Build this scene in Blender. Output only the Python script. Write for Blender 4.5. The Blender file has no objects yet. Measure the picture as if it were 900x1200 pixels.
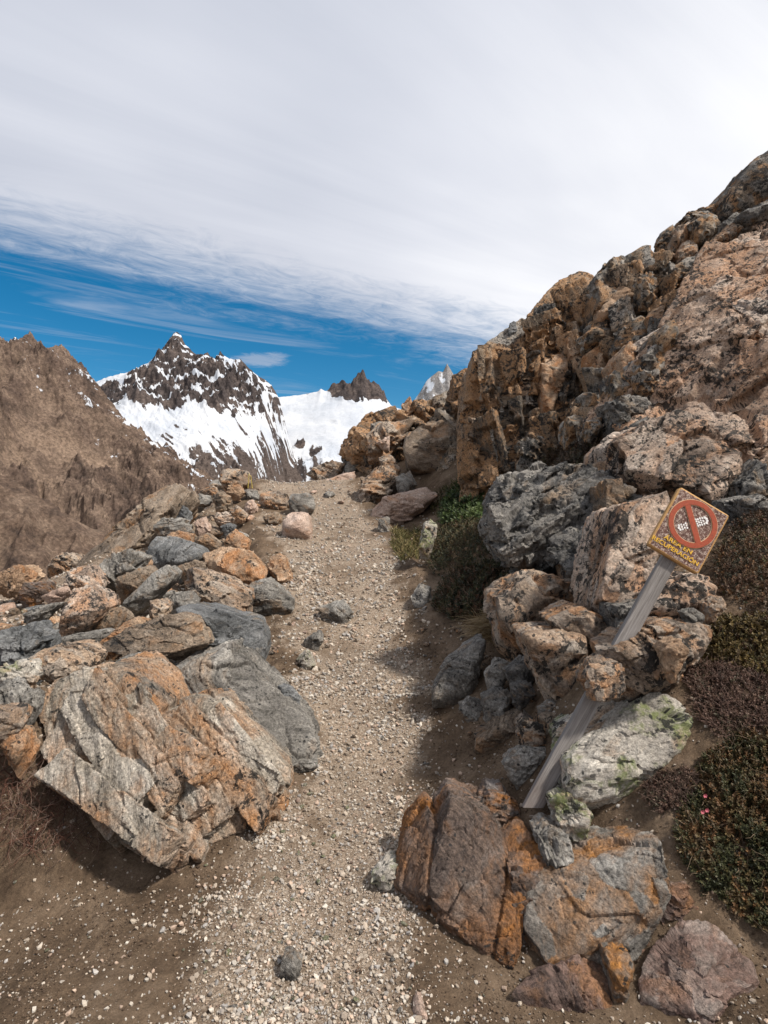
import bpy, bmesh, math, random
import numpy as np
from mathutils import Vector, Matrix
random.seed(7)
RNG = np.random.default_rng(11)
sc = bpy.context.scene
COL = sc.collection
F = 2000.0 / 3.0          # focal length in photo pixels (20 mm on a 36 mm tall frame)
CZ = 1.55                 # eye height


def W(px, py, Y):
    return ((px - 450.0) / F * Y, Y, CZ - (py - 600.0) / F * Y)


# ------------------------------------------------------------------ noise
def hash3(ix, iy, iz, seed):
    with np.errstate(over='ignore'):
        h = (ix.astype(np.uint32) * np.uint32(73856093)) ^ (iy.astype(np.uint32) * np.uint32(19349663)) \
            ^ (iz.astype(np.uint32) * np.uint32(83492791)) ^ np.uint32((seed * 2654435761) & 0xffffffff)
        h ^= h >> np.uint32(13)
        h = h * np.uint32(0x5bd1e995)
        h ^= h >> np.uint32(15)
        h = h * np.uint32(0x27d4eb2d)
        h ^= h >> np.uint32(14)
    return h


_g = np.random.default_rng(3).normal(size=(256, 3))
GRAD = (_g / np.linalg.norm(_g, axis=1)[:, None]).astype(np.float32)


def perlin(P, seed=0):
    P = np.asarray(P, dtype=np.float32)
    I = np.floor(P)
    fr = P - I
    I = I.astype(np.int64)
    u = fr * fr * fr * (fr * (fr * 6 - 15) + 10)
    out = 0
    for dx in (0, 1):
        wx = u[:, 0] if dx else 1 - u[:, 0]
        for dy in (0, 1):
            wy = u[:, 1] if dy else 1 - u[:, 1]
            for dz in (0, 1):
                wz = u[:, 2] if dz else 1 - u[:, 2]
                g = GRAD[hash3(I[:, 0] + dx, I[:, 1] + dy, I[:, 2] + dz, seed) & np.uint32(255)]
                d = g[:, 0] * (fr[:, 0] - dx) + g[:, 1] * (fr[:, 1] - dy) + g[:, 2] * (fr[:, 2] - dz)
                out = out + wx * wy * wz * d
    return out * 1.5


def fbm(P, octv=4, seed=0, gain=.5, lac=2.03):
    P = np.asarray(P, dtype=np.float32)
    a, s = 1.0, 0
    for o in range(octv):
        s = s + a * perlin(P, seed + o * 17)
        P = P * lac
        a *= gain
    return s


def ridged(P, octv=5, seed=0, gain=.5, lac=2.07):
    P = np.asarray(P, dtype=np.float32)
    a, s, w = 1.0, 0, 1.0
    for o in range(octv):
        n = (1 - np.abs(perlin(P, seed + o * 31))) ** 2
        s = s + a * n * w
        w = np.clip(n * 1.4, 0, 1)
        P = P * lac
        a *= gain
    return s


def cells(P, seed=0):
    """nearest jittered cell: (random per cell, vector to its centre, F2-F1, random slope dot vector)"""
    P = np.asarray(P, dtype=np.float32)
    I = np.floor(P).astype(np.int64)
    n = len(P)
    b1 = np.full(n, 9e9, np.float32)
    b2 = np.full(n, 9e9, np.float32)
    bh = np.zeros(n, np.uint32)
    bv = np.zeros((n, 3), np.float32)
    for dx in (-1, 0, 1):
        for dy in (-1, 0, 1):
            for dz in (-1, 0, 1):
                J0, J1, J2 = I[:, 0] + dx, I[:, 1] + dy, I[:, 2] + dz
                h = hash3(J0, J1, J2, seed)
                c = np.stack([J0 + (h & np.uint32(1023)) / 1023.0, J1 + ((h >> np.uint32(10)) & np.uint32(1023)) / 1023.0,
                              J2 + ((h >> np.uint32(20)) & np.uint32(1023)) / 1023.0], 1).astype(np.float32)
                v = P - c
                d = (v * v).sum(1)
                m = d < b1
                b2 = np.where(m, b1, np.minimum(b2, d))
                bh = np.where(m, h, bh)
                bv = np.where(m[:, None], v, bv)
                b1 = np.where(m, d, b1)
    r = ((bh >> np.uint32(7)) & np.uint32(65535)) / 65535.0
    g = GRAD[(bh >> np.uint32(3)) & np.uint32(255)]
    return r.astype(np.float32), bv, np.sqrt(b2) - np.sqrt(b1), (g * bv).sum(1)


def sstep(a, b, x):
    t = np.clip((x - a) / (b - a), 0, 1)
    return t * t * (3 - 2 * t)


# ------------------------------------------------------------------ mesh helpers
def mk(name, V, faces, mat=None, parent=None, smooth=True, loc=None, attrs=None, sharp=None):
    """one mesh object from numpy: faces is a list of (n,k) integer arrays"""
    V = np.asarray(V, dtype=np.float32)
    if loc is not None:
        V = V - np.asarray(loc, dtype=np.float32)
    me = bpy.data.meshes.new(name)
    me.vertices.add(len(V))
    me.vertices.foreach_set('co', V.ravel())
    faces = [np.asarray(f, dtype=np.int32) for f in faces if len(f)]
    nl = sum(f.size for f in faces)
    npoly = sum(len(f) for f in faces)
    me.loops.add(nl)
    me.loops.foreach_set('vertex_index', np.concatenate([f.ravel() for f in faces]))
    me.polygons.add(npoly)
    tot = np.concatenate([np.full(len(f), f.shape[1], np.int32) for f in faces])
    st = np.concatenate([[0], np.cumsum(tot)[:-1]]).astype(np.int32)
    me.polygons.foreach_set('loop_start', st)
    me.update(calc_edges=True)
    me.polygons.foreach_set('use_smooth', np.full(npoly, bool(smooth)))
    for k, a in (attrs or {}).items():
        a = np.asarray(a, dtype=np.float32)
        if a.ndim == 1:
            me.attributes.new(k, 'FLOAT', 'POINT').data.foreach_set('value', a)
        else:
            me.attributes.new(k, 'FLOAT_VECTOR', 'POINT').data.foreach_set('vector', a.ravel())
    me.validate()
    if sharp:
        me.set_sharp_from_angle(angle=math.radians(sharp))
    ob = bpy.data.objects.new(name, me)
    COL.objects.link(ob)
    if loc is not None:
        ob.location = [float(v) for v in loc]
    if mat:
        me.materials.append(mat)
    if parent:
        ob.parent = parent
    return ob


def tag(o, label=None, cat=None, group=None, kind=None):
    if label: o['label'] = label
    if cat: o['category'] = cat
    if group: o['group'] = group
    if kind: o['kind'] = kind
    return o


def empty(name, loc, label, cat, group=None):
    o = bpy.data.objects.new(name, None)
    COL.objects.link(o)
    o.location = [float(v) for v in loc]
    o.empty_display_size = .05
    return tag(o, label, cat, group)


_ico = {}


def ico(level):
    if level not in _ico:
        bm = bmesh.new()
        bmesh.ops.create_icosphere(bm, subdivisions=level, radius=1)
        V = np.array([v.co[:] for v in bm.verts], dtype=np.float32)
        Fc = np.array([[v.index for v in f.verts] for f in bm.faces], dtype=np.int32)
        bm.free()
        _ico[level] = (V / np.linalg.norm(V, axis=1)[:, None], Fc)
    return _ico[level]


def hull_bm(pts):
    bm = bmesh.new()
    for p in pts:
        bm.verts.new([float(x) for x in p])
    r = bmesh.ops.convex_hull(bm, input=list(bm.verts))
    junk = [e for e in set(r['geom_interior']) | set(r['geom_unused']) if isinstance(e, bmesh.types.BMVert)]
    if junk:
        bmesh.ops.delete(bm, geom=list(set(junk)), context='VERTS')
    bmesh.ops.recalc_face_normals(bm, faces=list(bm.faces))
    return bm


def hull_planes(pts):
    bm = hull_bm(pts)
    c = np.mean([v.co[:] for v in bm.verts], axis=0)
    N, D = [], []
    for f in bm.faces:
        n = np.array(f.normal[:])
        if f.calc_area() < 1e-9:
            continue
        d = float(n @ (np.array(f.verts[0].co[:]) - c))
        if d < 0:
            n, d = -n, -d
        N.append(n)
        D.append(max(d, 1e-3))
    bm.free()
    return c, np.array(N, dtype=np.float32), np.array(D, dtype=np.float32)


def frame(normal, along):
    n = Vector(normal).normalized()
    a = Vector(along)
    a = (a - n * a.dot(n)).normalized()
    b = n.cross(a)
    return np.array([a[:], b[:], n[:]], dtype=np.float32)   # rows: along, across, bedding normal


# ------------------------------------------------------------------ the lie of the land
CP = []
_tr = [(1.72, 0, 150, 350, 570), (2.5, .02, 290, 395, 480), (3.5, .12, 365, 430, 520), (4.5, .27, 345, 440, 520), (6, .55, 325, 425, 485),
       (8, .95, 315, 400, 470), (10, 1.38, 300, 385, 440), (12, 1.86, 297, 370, 425), (14, 2.36, 300, 375, 415)]
for y, z, a, b, c in _tr:
    for p in (a, b, c):
        CP.append(((p - 450) / F * y, y, z))
for p in [(0, 1010, 2.5), (0, 1200, 1.72), (-300, 1200, 1.72), (0, 885, 2.62), (60, 950, 2.62), (0, 800, 3.3), (0, 705, 5), (0, 668, 6.5),
          (150, 925, 2.8), (250, 775, 3.8), (200, 705, 5), (250, 652, 7), (200, 605, 9), (280, 572, 12), (330, 566, 14), (140, 662, 7.5),
          (300, 720, 5.6), (100, 760, 4.0), (-250, 700, 5.0), (-250, 850, 2.7),
          (600, 920, 2.75), (632, 930, 2.42), (560, 832, 3.5), (560, 762, 4.3), (540, 702, 5.3), (530, 642, 7), (560, 592, 9),
          (500, 572, 11.5), (450, 540, 15), (700, 930, 2.34), (790, 962, 2.1), (880, 1110, 1.95), (900, 1200, 1.7), (900, 1000, 2.02),
          (900, 870, 2.25), (860, 765, 2.55), (870, 655, 2.95), (900, 622, 3.25), (800, 705, 2.9), (720, 765, 2.78), (700, 702, 3.4),
          (650, 682, 4), (640, 602, 5), (620, 562, 6.5), (700, 520, 7.4), (640, 505, 9.3), (800, 565, 4.8), (800, 460, 7.2), (900, 430, 6.6),
          (900, 275, 8.8), (700, 350, 10.5), (1100, 900, 1.9), (1100, 700, 2.6), (1100, 400, 6.5), (700, 1060, 2.15), (560, 1000, 2.5)]:
    CP.append(W(*p))
CP += [(-7, 9, -.6), (-6, 11, -.2), (-8, 14, -3), (-4.5, 14, .8), (-3, 18, 1.2), (0, 18, 2.45), (0, 22, 1.2), (-12, 6, -2), (-14, 16, -6), (-6, 24, -5),
       (6, 12, 6.8), (3, 14, 5.2), (1.5, 17, 3.9), (8, 8, 6.5), (6, 20, 5), (10, 14, 8), (12, 24, 4), (2, 26, 1), (6, 3, 3.6), (6, 0, 1.5), (3, 0, .2), (0, 0, -.05),
       (-3, 0, .1), (-6, 1, .6), (-6, 4, .8), (0, -3, -.2), (6, -3, .6), (-6, -3, .4)]
CP = np.array(CP)


def _phi(r2):
    return np.where(r2 > 1e-12, .5 * r2 * np.log(np.maximum(r2, 1e-12)), 0)


def _fit():
    n = len(CP)
    d2 = ((CP[:, None, :2] - CP[None, :, :2]) ** 2).sum(2)
    K = _phi(d2) + np.eye(n) * .02
    P = np.c_[np.ones(n), CP[:, :2]]
    A = np.block([[K, P], [P.T, np.zeros((3, 3))]])
    return np.linalg.solve(A, np.r_[CP[:, 2], 0, 0, 0])


TPS = _fit()


def H(x, y):
    x = np.asarray(x, float)
    y = np.asarray(y, float)
    sh = x.shape
    x = x.ravel()
    y = y.ravel()
    out = TPS[-3] + TPS[-2] * x + TPS[-1] * y
    for (cx, cy, _), w in zip(CP, TPS):
        out = out + w * _phi((x - cx) ** 2 + (y - cy) ** 2)
    return out.reshape(sh)


_YS = np.concatenate([np.arange(1.3, 5, .02), np.arange(5, 24, .06)])


def hit(px, py):
    """distance at which the ground is seen in that direction"""
    x = (px - 450) / F * _YS
    z = CZ - (py - 600) / F * _YS
    g = H(x, _YS) >= z
    i = int(np.argmax(g))
    return float(_YS[i]) if g[i] else 16.0


def drop(x, y):
    """the soil lies a little lower between the boulders than their resting level"""
    x = np.asarray(x, float)
    y = np.asarray(y, float)
    tl = np.interp(y, _TY, [(t[2] - 450) / F * t[0] for t in _tr])
    tr = np.interp(y, _TY, [(t[4] - 450) / F * t[0] for t in _tr])
    a = np.clip((tl - x - .05) / .35, 0, 1) * np.clip((y - 2.9) / .5, 0, 1) * .15
    b = np.clip((x - tr - .12) / .35, 0, 1) * np.clip((y - 2.75) / .4, 0, 1) * .15
    return (a + b) * np.clip(y / 4, .8, 1.6)


def G(x, y):
    return H(x, y) - drop(x, y)


def inpoly(x, y, poly):
    ins = np.zeros(x.shape, bool)
    n = len(poly)
    for i in range(n):
        x0, y0 = poly[i]
        x1, y1 = poly[(i + 1) % n]
        c = ((y0 > y) != (y1 > y)) & (x < (x1 - x0) * (y - y0) / (y1 - y0 + 1e-12) + x0)
        ins ^= c
    return ins


_TY = np.array([t[0] for t in _tr])
def trail_l(y): return np.interp(y, _TY, [(t[2] - 450) / F * t[0] for t in _tr])
def trail_r(y): return np.interp(y, _TY, [(t[4] - 450) / F * t[0] for t in _tr])
# ------------------------------------------------------------------ materials
class NT:
    def __init__(s, name):
        s.m = bpy.data.materials.new(name)
        s.m.use_nodes = True
        s.t = s.m.node_tree
        s.t.nodes.clear()
        s.out = s.t.nodes.new('ShaderNodeOutputMaterial')
        s.bs = s.t.nodes.new('ShaderNodeBsdfPrincipled')
        s.t.links.new(s.bs.outputs[0], s.out.inputs[0])

    def n(s, kind, **kw):
        q = s.t.nodes.new('ShaderNode' + kind)
        for k, v in kw.items():
            setattr(q, k, v)
        return q

    def put(s, sock, v):
        if hasattr(v, 'node'):
            s.t.links.new(v, sock)
        elif v is not None:
            if isinstance(v, (tuple, list)) and len(v) == 3 and sock.type == 'RGBA':
                v = tuple(v) + (1,)
            sock.default_value = v

    def attr(s, name, out='Vector'):
        q = s.n('Attribute', attribute_name=name)
        return q.outputs[out]

    def math(s, op, a, b=None, c=None, clamp=False):
        q = s.n('Math', operation=op, use_clamp=clamp)
        s.put(q.inputs[0], a); s.put(q.inputs[1], b)
        if c is not None: s.put(q.inputs[2], c)
        return q.outputs[0]

    def vmul(s, v, k):
        q = s.n('VectorMath', operation='MULTIPLY')
        s.put(q.inputs[0], v); q.inputs[1].default_value = k
        return q.outputs[0]

    def vadd(s, v, k):
        q = s.n('VectorMath', operation='ADD')
        s.put(q.inputs[0], v); s.put(q.inputs[1], k)
        return q.outputs[0]

    def noise(s, vec, scale, detail=5, rough=.55, dist=0.0, col=False):
        q = s.n('TexNoise')
        s.put(q.inputs['Vector'], vec)
        q.inputs['Scale'].default_value = scale; q.inputs['Detail'].default_value = detail
        q.inputs['Roughness'].default_value = rough; q.inputs['Distortion'].default_value = dist
        return q.outputs[1 if col else 0]

    def voro(s, vec, scale, feature='F1', out='Distance', rnd=1.0):
        q = s.n('TexVoronoi', feature=feature)
        s.put(q.inputs['Vector'], vec)
        q.inputs['Scale'].default_value = scale; q.inputs['Randomness'].default_value = rnd
        return q.outputs[out]

    def ramp(s, fac, stops, interp='LINEAR'):
        q = s.n('ValToRGB')
        r = q.color_ramp
        r.interpolation = interp
        while len(r.elements) < len(stops):
            r.elements.new(.5)
        for e, (p, c) in zip(r.elements, stops):
            e.position = p
            e.color = (c, c, c, 1) if not isinstance(c, (tuple, list)) else tuple(c) + (1,)
        s.put(q.inputs[0], fac)
        return q.outputs[0]

    def mix(s, fac, a, b, mode='MIX'):
        q = s.n('Mix', data_type='RGBA', blend_type=mode)
        s.put(q.inputs[0], fac); s.put(q.inputs[6], a); s.put(q.inputs[7], b)
        return q.outputs[2]

    def bump(s, h, strength, dist, nrm=None):
        q = s.n('Bump')
        q.inputs['Strength'].default_value = strength; q.inputs['Distance'].default_value = dist
        s.put(q.inputs['Height'], h)
        if nrm is not None: s.put(q.inputs['Normal'], nrm)
        return q.outputs[0]

    def done(s, col, rough=.85, nrm=None, spec=.25):
        s.put(s.bs.inputs['Base Color'], col)
        s.put(s.bs.inputs['Roughness'], rough)
        if nrm is not None: s.put(s.bs.inputs['Normal'], nrm)
        s.bs.inputs['Specular IOR Level'].default_value = spec
        return s.m


def rockmat(name, cols, stain, stain_amt=.4, lichen=.4, strata=.5, pale=.25, green=0.0, sc_=1.0, rough=.86, bump=1.0, lsize=1.0, per=.12, greyed=0.0):
    """cols: dark / mid / light body colours; stain: iron or rust colour; lichen: amount of black crust"""
    t = NT(name)
    P = t.attr('sp')
    c1 = t.attr('cell', 'Fac')
    c2 = t.attr('cellb', 'Fac')
    body = t.noise(t.vmul(P, (1, 1, 1.8)), 2.6 * sc_, 8, .62, .4)
    body = t.math('ADD', body, t.math('MULTIPLY', t.math('SUBTRACT', c1, .5), per))
    body = t.math('ADD', body, t.math('MULTIPLY', t.math('SUBTRACT', c2, .5), .10))
    col = t.ramp(body, [(.33, cols[0]), (.48, cols[1]), (.64, cols[2])])
    if greyed:
        gk = t.ramp(t.math('ADD', c2, t.math('MULTIPLY', t.math('SUBTRACT', t.noise(P, 3, 5, .65), .5), 1.2)), [(.5, 0.0), (.75, 1.0)])
        gcol = t.ramp(body, [(.33, (.085, .08, .074)), (.48, (.18, .168, .152)), (.64, (.33, .31, .28))])
        col = t.mix(t.math('MULTIPLY', gk, greyed), col, gcol)
    # bedding bands
    band = t.noise(t.vmul(P, (1.1, 1.1, 17)), 2.2 * sc_, 7, .68, .6)
    bcol = t.ramp(band, [(.35, .45), (.47, .92), (.55, 1.05), (.66, 1.55)])
    col = t.mix(strata, col, bcol, 'MULTIPLY')
    # iron stain in clouds and along the bedding
    st = t.noise(t.vmul(P, (1, 1, 2.6)), 1.7 * sc_, 7, .66, .8)
    st = t.math('ADD', st, t.math('MULTIPLY', t.math('SUBTRACT', c2, .5), -per * 1.3))
    st = t.ramp(st, [(.62 - .3 * stain_amt, 0.0), (.80 - .3 * stain_amt, 1.0)])
    st = t.math('MULTIPLY', st, t.ramp(t.noise(P, 14 * sc_, 5, .7), [(.25, .25), (.6, .9)]))
    col = t.mix(st, col, stain)
    # pale crust, grains
    pl = t.ramp(t.noise(P, 6.5 * sc_, 9, .74, .5), [(.54, 0.0), (.66, 1.0)])
    col = t.mix(t.math('MULTIPLY', pl, pale), col, (.46, .42, .37))
    grain = t.noise(P, 75 * sc_, 4, .8)
    col = t.mix(.8, col, t.ramp(grain, [(.36, .42), (.5, 1.0), (.64, 1.65)]), 'MULTIPLY')
    if green:
        gm = t.ramp(t.noise(P, 5.0, 6, .6), [(.60 - .1 * green, 0.0), (.68 - .1 * green, 1.0)])
        gm = t.math('MULTIPLY', gm, t.ramp(t.noise(P, 40, 3, .6), [(.35, .2), (.6, 1.0)]))
        col = t.mix(t.math('MULTIPLY', gm, .8), col, (.16, .19, .055))
    if lichen:
        a = t.noise(P, 21 * lsize, 6, .72, .3)
        mk_ = t.noise(P, 3.2 * lsize, 4, .6)
        a = t.math('ADD', a, t.math('MULTIPLY', t.math('SUBTRACT', mk_, .5), .55))
        a = t.ramp(a, [(.665 - .13 * lichen, 0.0), (.70 - .13 * lichen, 1.0)])
        col = t.mix(t.math('MULTIPLY', a, .92), col, (.022, .021, .02))
        v = t.voro(t.vadd(P, t.vmul(t.noise(P, 30, 2, .5, 0, True), (.02, .02, .02))), 26 * lsize)
        sp_ = t.ramp(v, [(.12 + .08 * lichen, 1.0), (.17 + .08 * lichen, 0.0)])
        sp_ = t.math('MULTIPLY', sp_, t.ramp(t.noise(P, 7 * lsize, 3), [(.50 - .1 * lichen, 0.0), (.60 - .1 * lichen, 1.0)]))
        col = t.mix(t.math('MULTIPLY', sp_, .9), col, (.03, .029, .028))
    h1 = t.noise(t.vmul(P, (1, 1, 2.2)), 11 * sc_, 9, .66, .3)
    h2 = t.noise(t.vmul(P, (1, 1, 7)), 16 * sc_, 6, .7, .5)
    bump *= 1.2
    nb = t.bump(h1, min(1, .75 * bump), .06 / sc_)
    nb = t.bump(h2, min(1, .35 + .5 * strata) * bump, .022 / sc_, nb)
    nb = t.bump(t.noise(P, 95 * sc_, 5, .7), .5 * bump, .008 / sc_, nb)
    rg = t.ramp(t.noise(P, 9, 4), [(.3, rough - .12), (.7, min(1, rough + .1))])
    return t.done(col, rg, nb, .28)


MAT = {
    'tan': rockmat('tan_lichen_rock', [(.17, .125, .09), (.30, .21, .145), (.42, .31, .22)], (.40, .20, .09), .45, .8, .4, .4, greyed=.45, per=.2),
    'salmon': rockmat('salmon_lichen_rock', [(.24, .17, .125), (.42, .295, .215), (.56, .43, .335)], (.45, .25, .14), .32, 1.0, .35, .5, per=.3, greyed=.4),
    'cliff': rockmat('brown_cliff_rock', [(.085, .07, .055), (.185, .14, .098), (.30, .22, .15)], (.36, .195, .09), .42, .95, .4, .25, sc_=.8, lsize=.8, per=.42, greyed=.8),
    'orange': rockmat('orange_rock', [(.19, .125, .08), (.33, .215, .135), (.44, .31, .21)], (.40, .18, .07), .5, .4, .4, .25),
    'hero': rockmat('layered_orange_grey_rock', [(.19, .17, .145), (.37, .315, .25), (.52, .465, .395)], (.47, .225, .09), .58, .4, .95, .45, bump=1.25),
    'grey': rockmat('banded_grey_rock', [(.115, .106, .095), (.215, .198, .175), (.33, .31, .28)], (.32, .20, .11), .26, .3, .85, .25),
    'blue': rockmat('blue_grey_slate', [(.085, .087, .088), (.155, .157, .157), (.25, .25, .247)], (.26, .18, .10), .10, .2, .7, .15),
    'rust': rockmat('rusty_slate', [(.085, .062, .052), (.155, .11, .085), (.22, .195, .18)], (.34, .135, .028), .62, .2, .8, .12, rough=.7),
    'rustgrey': rockmat('rust_streaked_grey_slate', [(.12, .105, .09), (.21, .19, .165), (.33, .31, .28)], (.42, .18, .04), .62, .3, .8, .2, rough=.72),
    'wine': rockmat('wine_brown_slate', [(.105, .072, .06), (.18, .115, .092), (.27, .22, .19)], (.30, .15, .07), .3, .1, .6, .15, rough=.75),
    'pale': rockmat('pale_lichen_rock', [(.25, .225, .19), (.38, .34, .29), (.50, .46, .40)], (.42, .22, .09), .38, .8, .3, .3, green=1.0, lsize=.8),
    'brown': rockmat('brown_rock', [(.11, .085, .065), (.20, .15, .108), (.30, .235, .175)], (.36, .19, .085), .34, .4, .6, .25),
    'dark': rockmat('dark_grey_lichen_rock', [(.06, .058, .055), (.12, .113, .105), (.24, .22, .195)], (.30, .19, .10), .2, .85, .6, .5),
    'pink': rockmat('pinkish_granite', [(.27, .19, .15), (.42, .30, .235), (.52, .40, .33)], (.44, .24, .13), .3, .15, .25, .3),
}


def ground_mat():
    t = NT('dirt_and_grit')
    P = t.n('NewGeometry').outputs['Position']
    g = t.attr('grit', 'Fac')
    nz = t.noise(P, 3.5, 8, .7)
    m = t.ramp(t.math('ADD', g, t.math('MULTIPLY', t.math('SUBTRACT', nz, .5), 1.5)), [(.28, 0.0), (.78, 1.0)])
    dirt = t.ramp(t.noise(P, 2.3, 9, .72), [(.34, (.062, .042, .028)), (.48, (.122, .084, .055)), (.66, (.21, .152, .105))])
    vc = t.voro(P, 62, 'F1', 'Color')
    vd = t.voro(P, 62, 'DISTANCE_TO_EDGE', 'Distance')
    sep = t.n('SeparateColor')
    t.put(sep.inputs[0], vc)
    peb = t.ramp(sep.outputs[0], [(0, (.20, .15, .108)), (.4, (.30, .23, .168)), (.75, (.37, .29, .22)), (1, (.45, .38, .305))])
    vfine = t.voro(P, 170, 'F1', 'Color')
    sep2 = t.n('SeparateColor')
    t.put(sep2.inputs[0], vfine)
    fine = t.ramp(sep2.outputs[1], [(0, (.17, .125, .088)), (.5, (.26, .195, .142)), (1, (.41, .335, .262))])
    pm = t.math('MULTIPLY', t.ramp(vd, [(.02, 0.0), (.05, 1.0)]), t.math('GREATER_THAN', sep.outputs[1], .42))
    grit = t.mix(pm, fine, peb)
    grit = t.mix(.7, grit, t.ramp(t.noise(P, 1.8, 6, .6), [(.3, .72), (.7, 1.2)]), 'MULTIPLY')
    # fine pale flecks in the dirt
    chip = t.ramp(t.noise(P, 210, 2, .5), [(.66, 0.0), (.72, 1.0)])
    chip = t.math('MULTIPLY', chip, t.ramp(t.noise(P, 9, 4, .6), [(.42, 0.0), (.65, 1.0)]))
    dirt = t.mix(t.math('MULTIPLY', chip, .7), dirt, (.30, .255, .205))
    dirt = t.mix(.6, dirt, t.ramp(t.noise(P, 60, 7, .8), [(.3, .40), (.5, 1.0), (.7, 1.75)]), 'MULTIPLY')
    col = t.mix(m, dirt, grit)
    hb = t.math('ADD', t.math('MULTIPLY', t.ramp(vd, [(0, 0.0), (.12, 1.0)]), t.math('MULTIPLY', m, pm)), t.math('MULTIPLY', t.noise(P, 34, 9, .78), 1.6))
    nb = t.bump(hb, .7, .02)
    nb = t.bump(t.noise(P, 160, 4, .7), .5, .006, nb)
    return t.done(col, .95, nb, .12)


def pc_mat(name, rough=.85, spec=.25, bump=0.0, trans=0.0, scale=60):
    t = NT(name)
    c = t.attr('pc')
    P = t.n('TexCoord').outputs['Object']
    if bump:
        c = t.mix(.75, c, t.ramp(t.noise(P, scale * 1.6, 5, .75), [(.3, .6), (.5, 1.0), (.7, 1.45)]), 'MULTIPLY')
        nb = t.bump(t.noise(P, scale, 6, .7), bump, .012)
        return t.done(c, rough, nb, spec)
    t.done(c, rough, None, spec)
    if trans:
        t.bs.inputs['Transmission Weight'].default_value = 0
    return t.m


def wood_mat():
    t = NT('weathered_grey_wood')
    P = t.n('TexCoord').outputs['Object']
    g = t.noise(t.vmul(P, (60, 60, 2.2)), 2.0, 8, .7, .5)
    col = t.ramp(g, [(.28, (.10, .093, .088)), (.46, (.19, .178, .171)), (.6, (.26, .247, .24)), (.76, (.35, .335, .325))])
    big = t.noise(t.vmul(P, (4, 4, 1.2)), 2.2, 5, .6)
    col = t.mix(.7, col, t.ramp(big, [(.3, (.70, .66, .62)), (.7, (1.15, 1.12, 1.1))]), 'MULTIPLY')
    sepp = t.n('SeparateXYZ')
    t.put(sepp.inputs[0], P)
    low = t.ramp(t.math('ADD', sepp.outputs[2], t.math('MULTIPLY', t.noise(P, 6, 4), .2)), [(.02, 1.0), (.22, 0.0)])
    col = t.mix(t.math('MULTIPLY', low, .55), col, (.15, .105, .085))
    crack = t.ramp(t.noise(t.vmul(P, (38, 38, .9)), 2.0, 4, .6), [(.30, 1.0), (.345, 0.0)])
    col = t.mix(t.math('MULTIPLY', crack, .8), col, (.04, .035, .03))
    nb = t.bump(g, .7, .006)
    return t.done(col, .85, nb, .2)


def board_mat():
    """worn brown paint flaking to pale wood, ochre near the rim"""
    t = NT('flaking_brown_board')
    P = t.n('TexCoord').outputs['Object']
    n = t.noise(P, 75, 7, .78, .4)
    n2 = t.noise(P, 240, 4, .8)
    base = t.ramp(t.noise(P, 22, 5, .7), [(.3, (.06, .028, .022)), (.6, (.115, .052, .04)), (.8, (.17, .08, .058))])
    fl = t.ramp(t.math('ADD', t.math('MULTIPLY', n, .65), t.math('MULTIPLY', n2, .4)), [(.525, 0.0), (.585, 1.0)])
    col = t.mix(t.math('MULTIPLY', fl, .85), base, (.50, .40, .335))
    e = t.attr('rim', 'Fac')
    och = t.ramp(t.math('ADD', e, t.math('MULTIPLY', t.math('SUBTRACT', t.noise(P, 28, 5, .7), .5), .9)), [(.52, 0.0), (.78, 1.0)])
    col = t.mix(t.math('MULTIPLY', och, .9), col, (.46, .26, .095))
    return t.done(col, .75, t.bump(t.math('ADD', n, n2), .5, .003), .3)


def paint_mat(name, col, col2, sc_=120):
    t = NT(name)
    P = t.n('TexCoord').outputs['Object']
    n = t.noise(P, sc_, 6, .75)
    c = t.ramp(n, [(.32, col2), (.46, col), (.68, tuple(min(1, x * 1.2) for x in col))])
    return t.done(c, .6, t.bump(n, .4, .002), .35)


def mountain_mat(name, cols, strk, snow_thr=.5, sz=1.0):
    t = NT(name)
    P = t.n('NewGeometry').outputs['Position']
    s = t.attr('snow', 'Fac')
    n1 = t.noise(P, .012 * sz, 10, .68, .5)
    col = t.ramp(n1, [(.3, cols[0]), (.48, cols[1]), (.66, cols[2])])
    d = t.attr('scree', 'Fac')
    col = t.mix(d, col, strk)
    col = t.mix(.85, col, t.ramp(t.noise(P, .10 * sz, 9, .82), [(.37, .35), (.5, 1.0), (.63, 1.8)]), 'MULTIPLY')
    m = t.math('ADD', s, t.math('MULTIPLY', t.math('SUBTRACT', t.noise(P, .05 * sz, 8, .75), .5), .55))
    m = t.ramp(m, [(snow_thr - .025, 0.0), (snow_thr + .025, 1.0)])
    snow = t.ramp(t.noise(P, .006 * sz, 6, .6), [(.36, (.40, .43, .48)), (.62, (.55, .565, .59))])
    col = t.mix(m, col, snow)
    nb = t.bump(t.noise(P, .07 * sz, 10, .8), .8, 4.5 / sz)
    return t.done(col, .9, nb, .1)
# ------------------------------------------------------------------ rocks
CLAMP = [True]


def PP(s):
    return np.array([[float(v) for v in p.split(',')] for p in s.split()])


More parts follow.
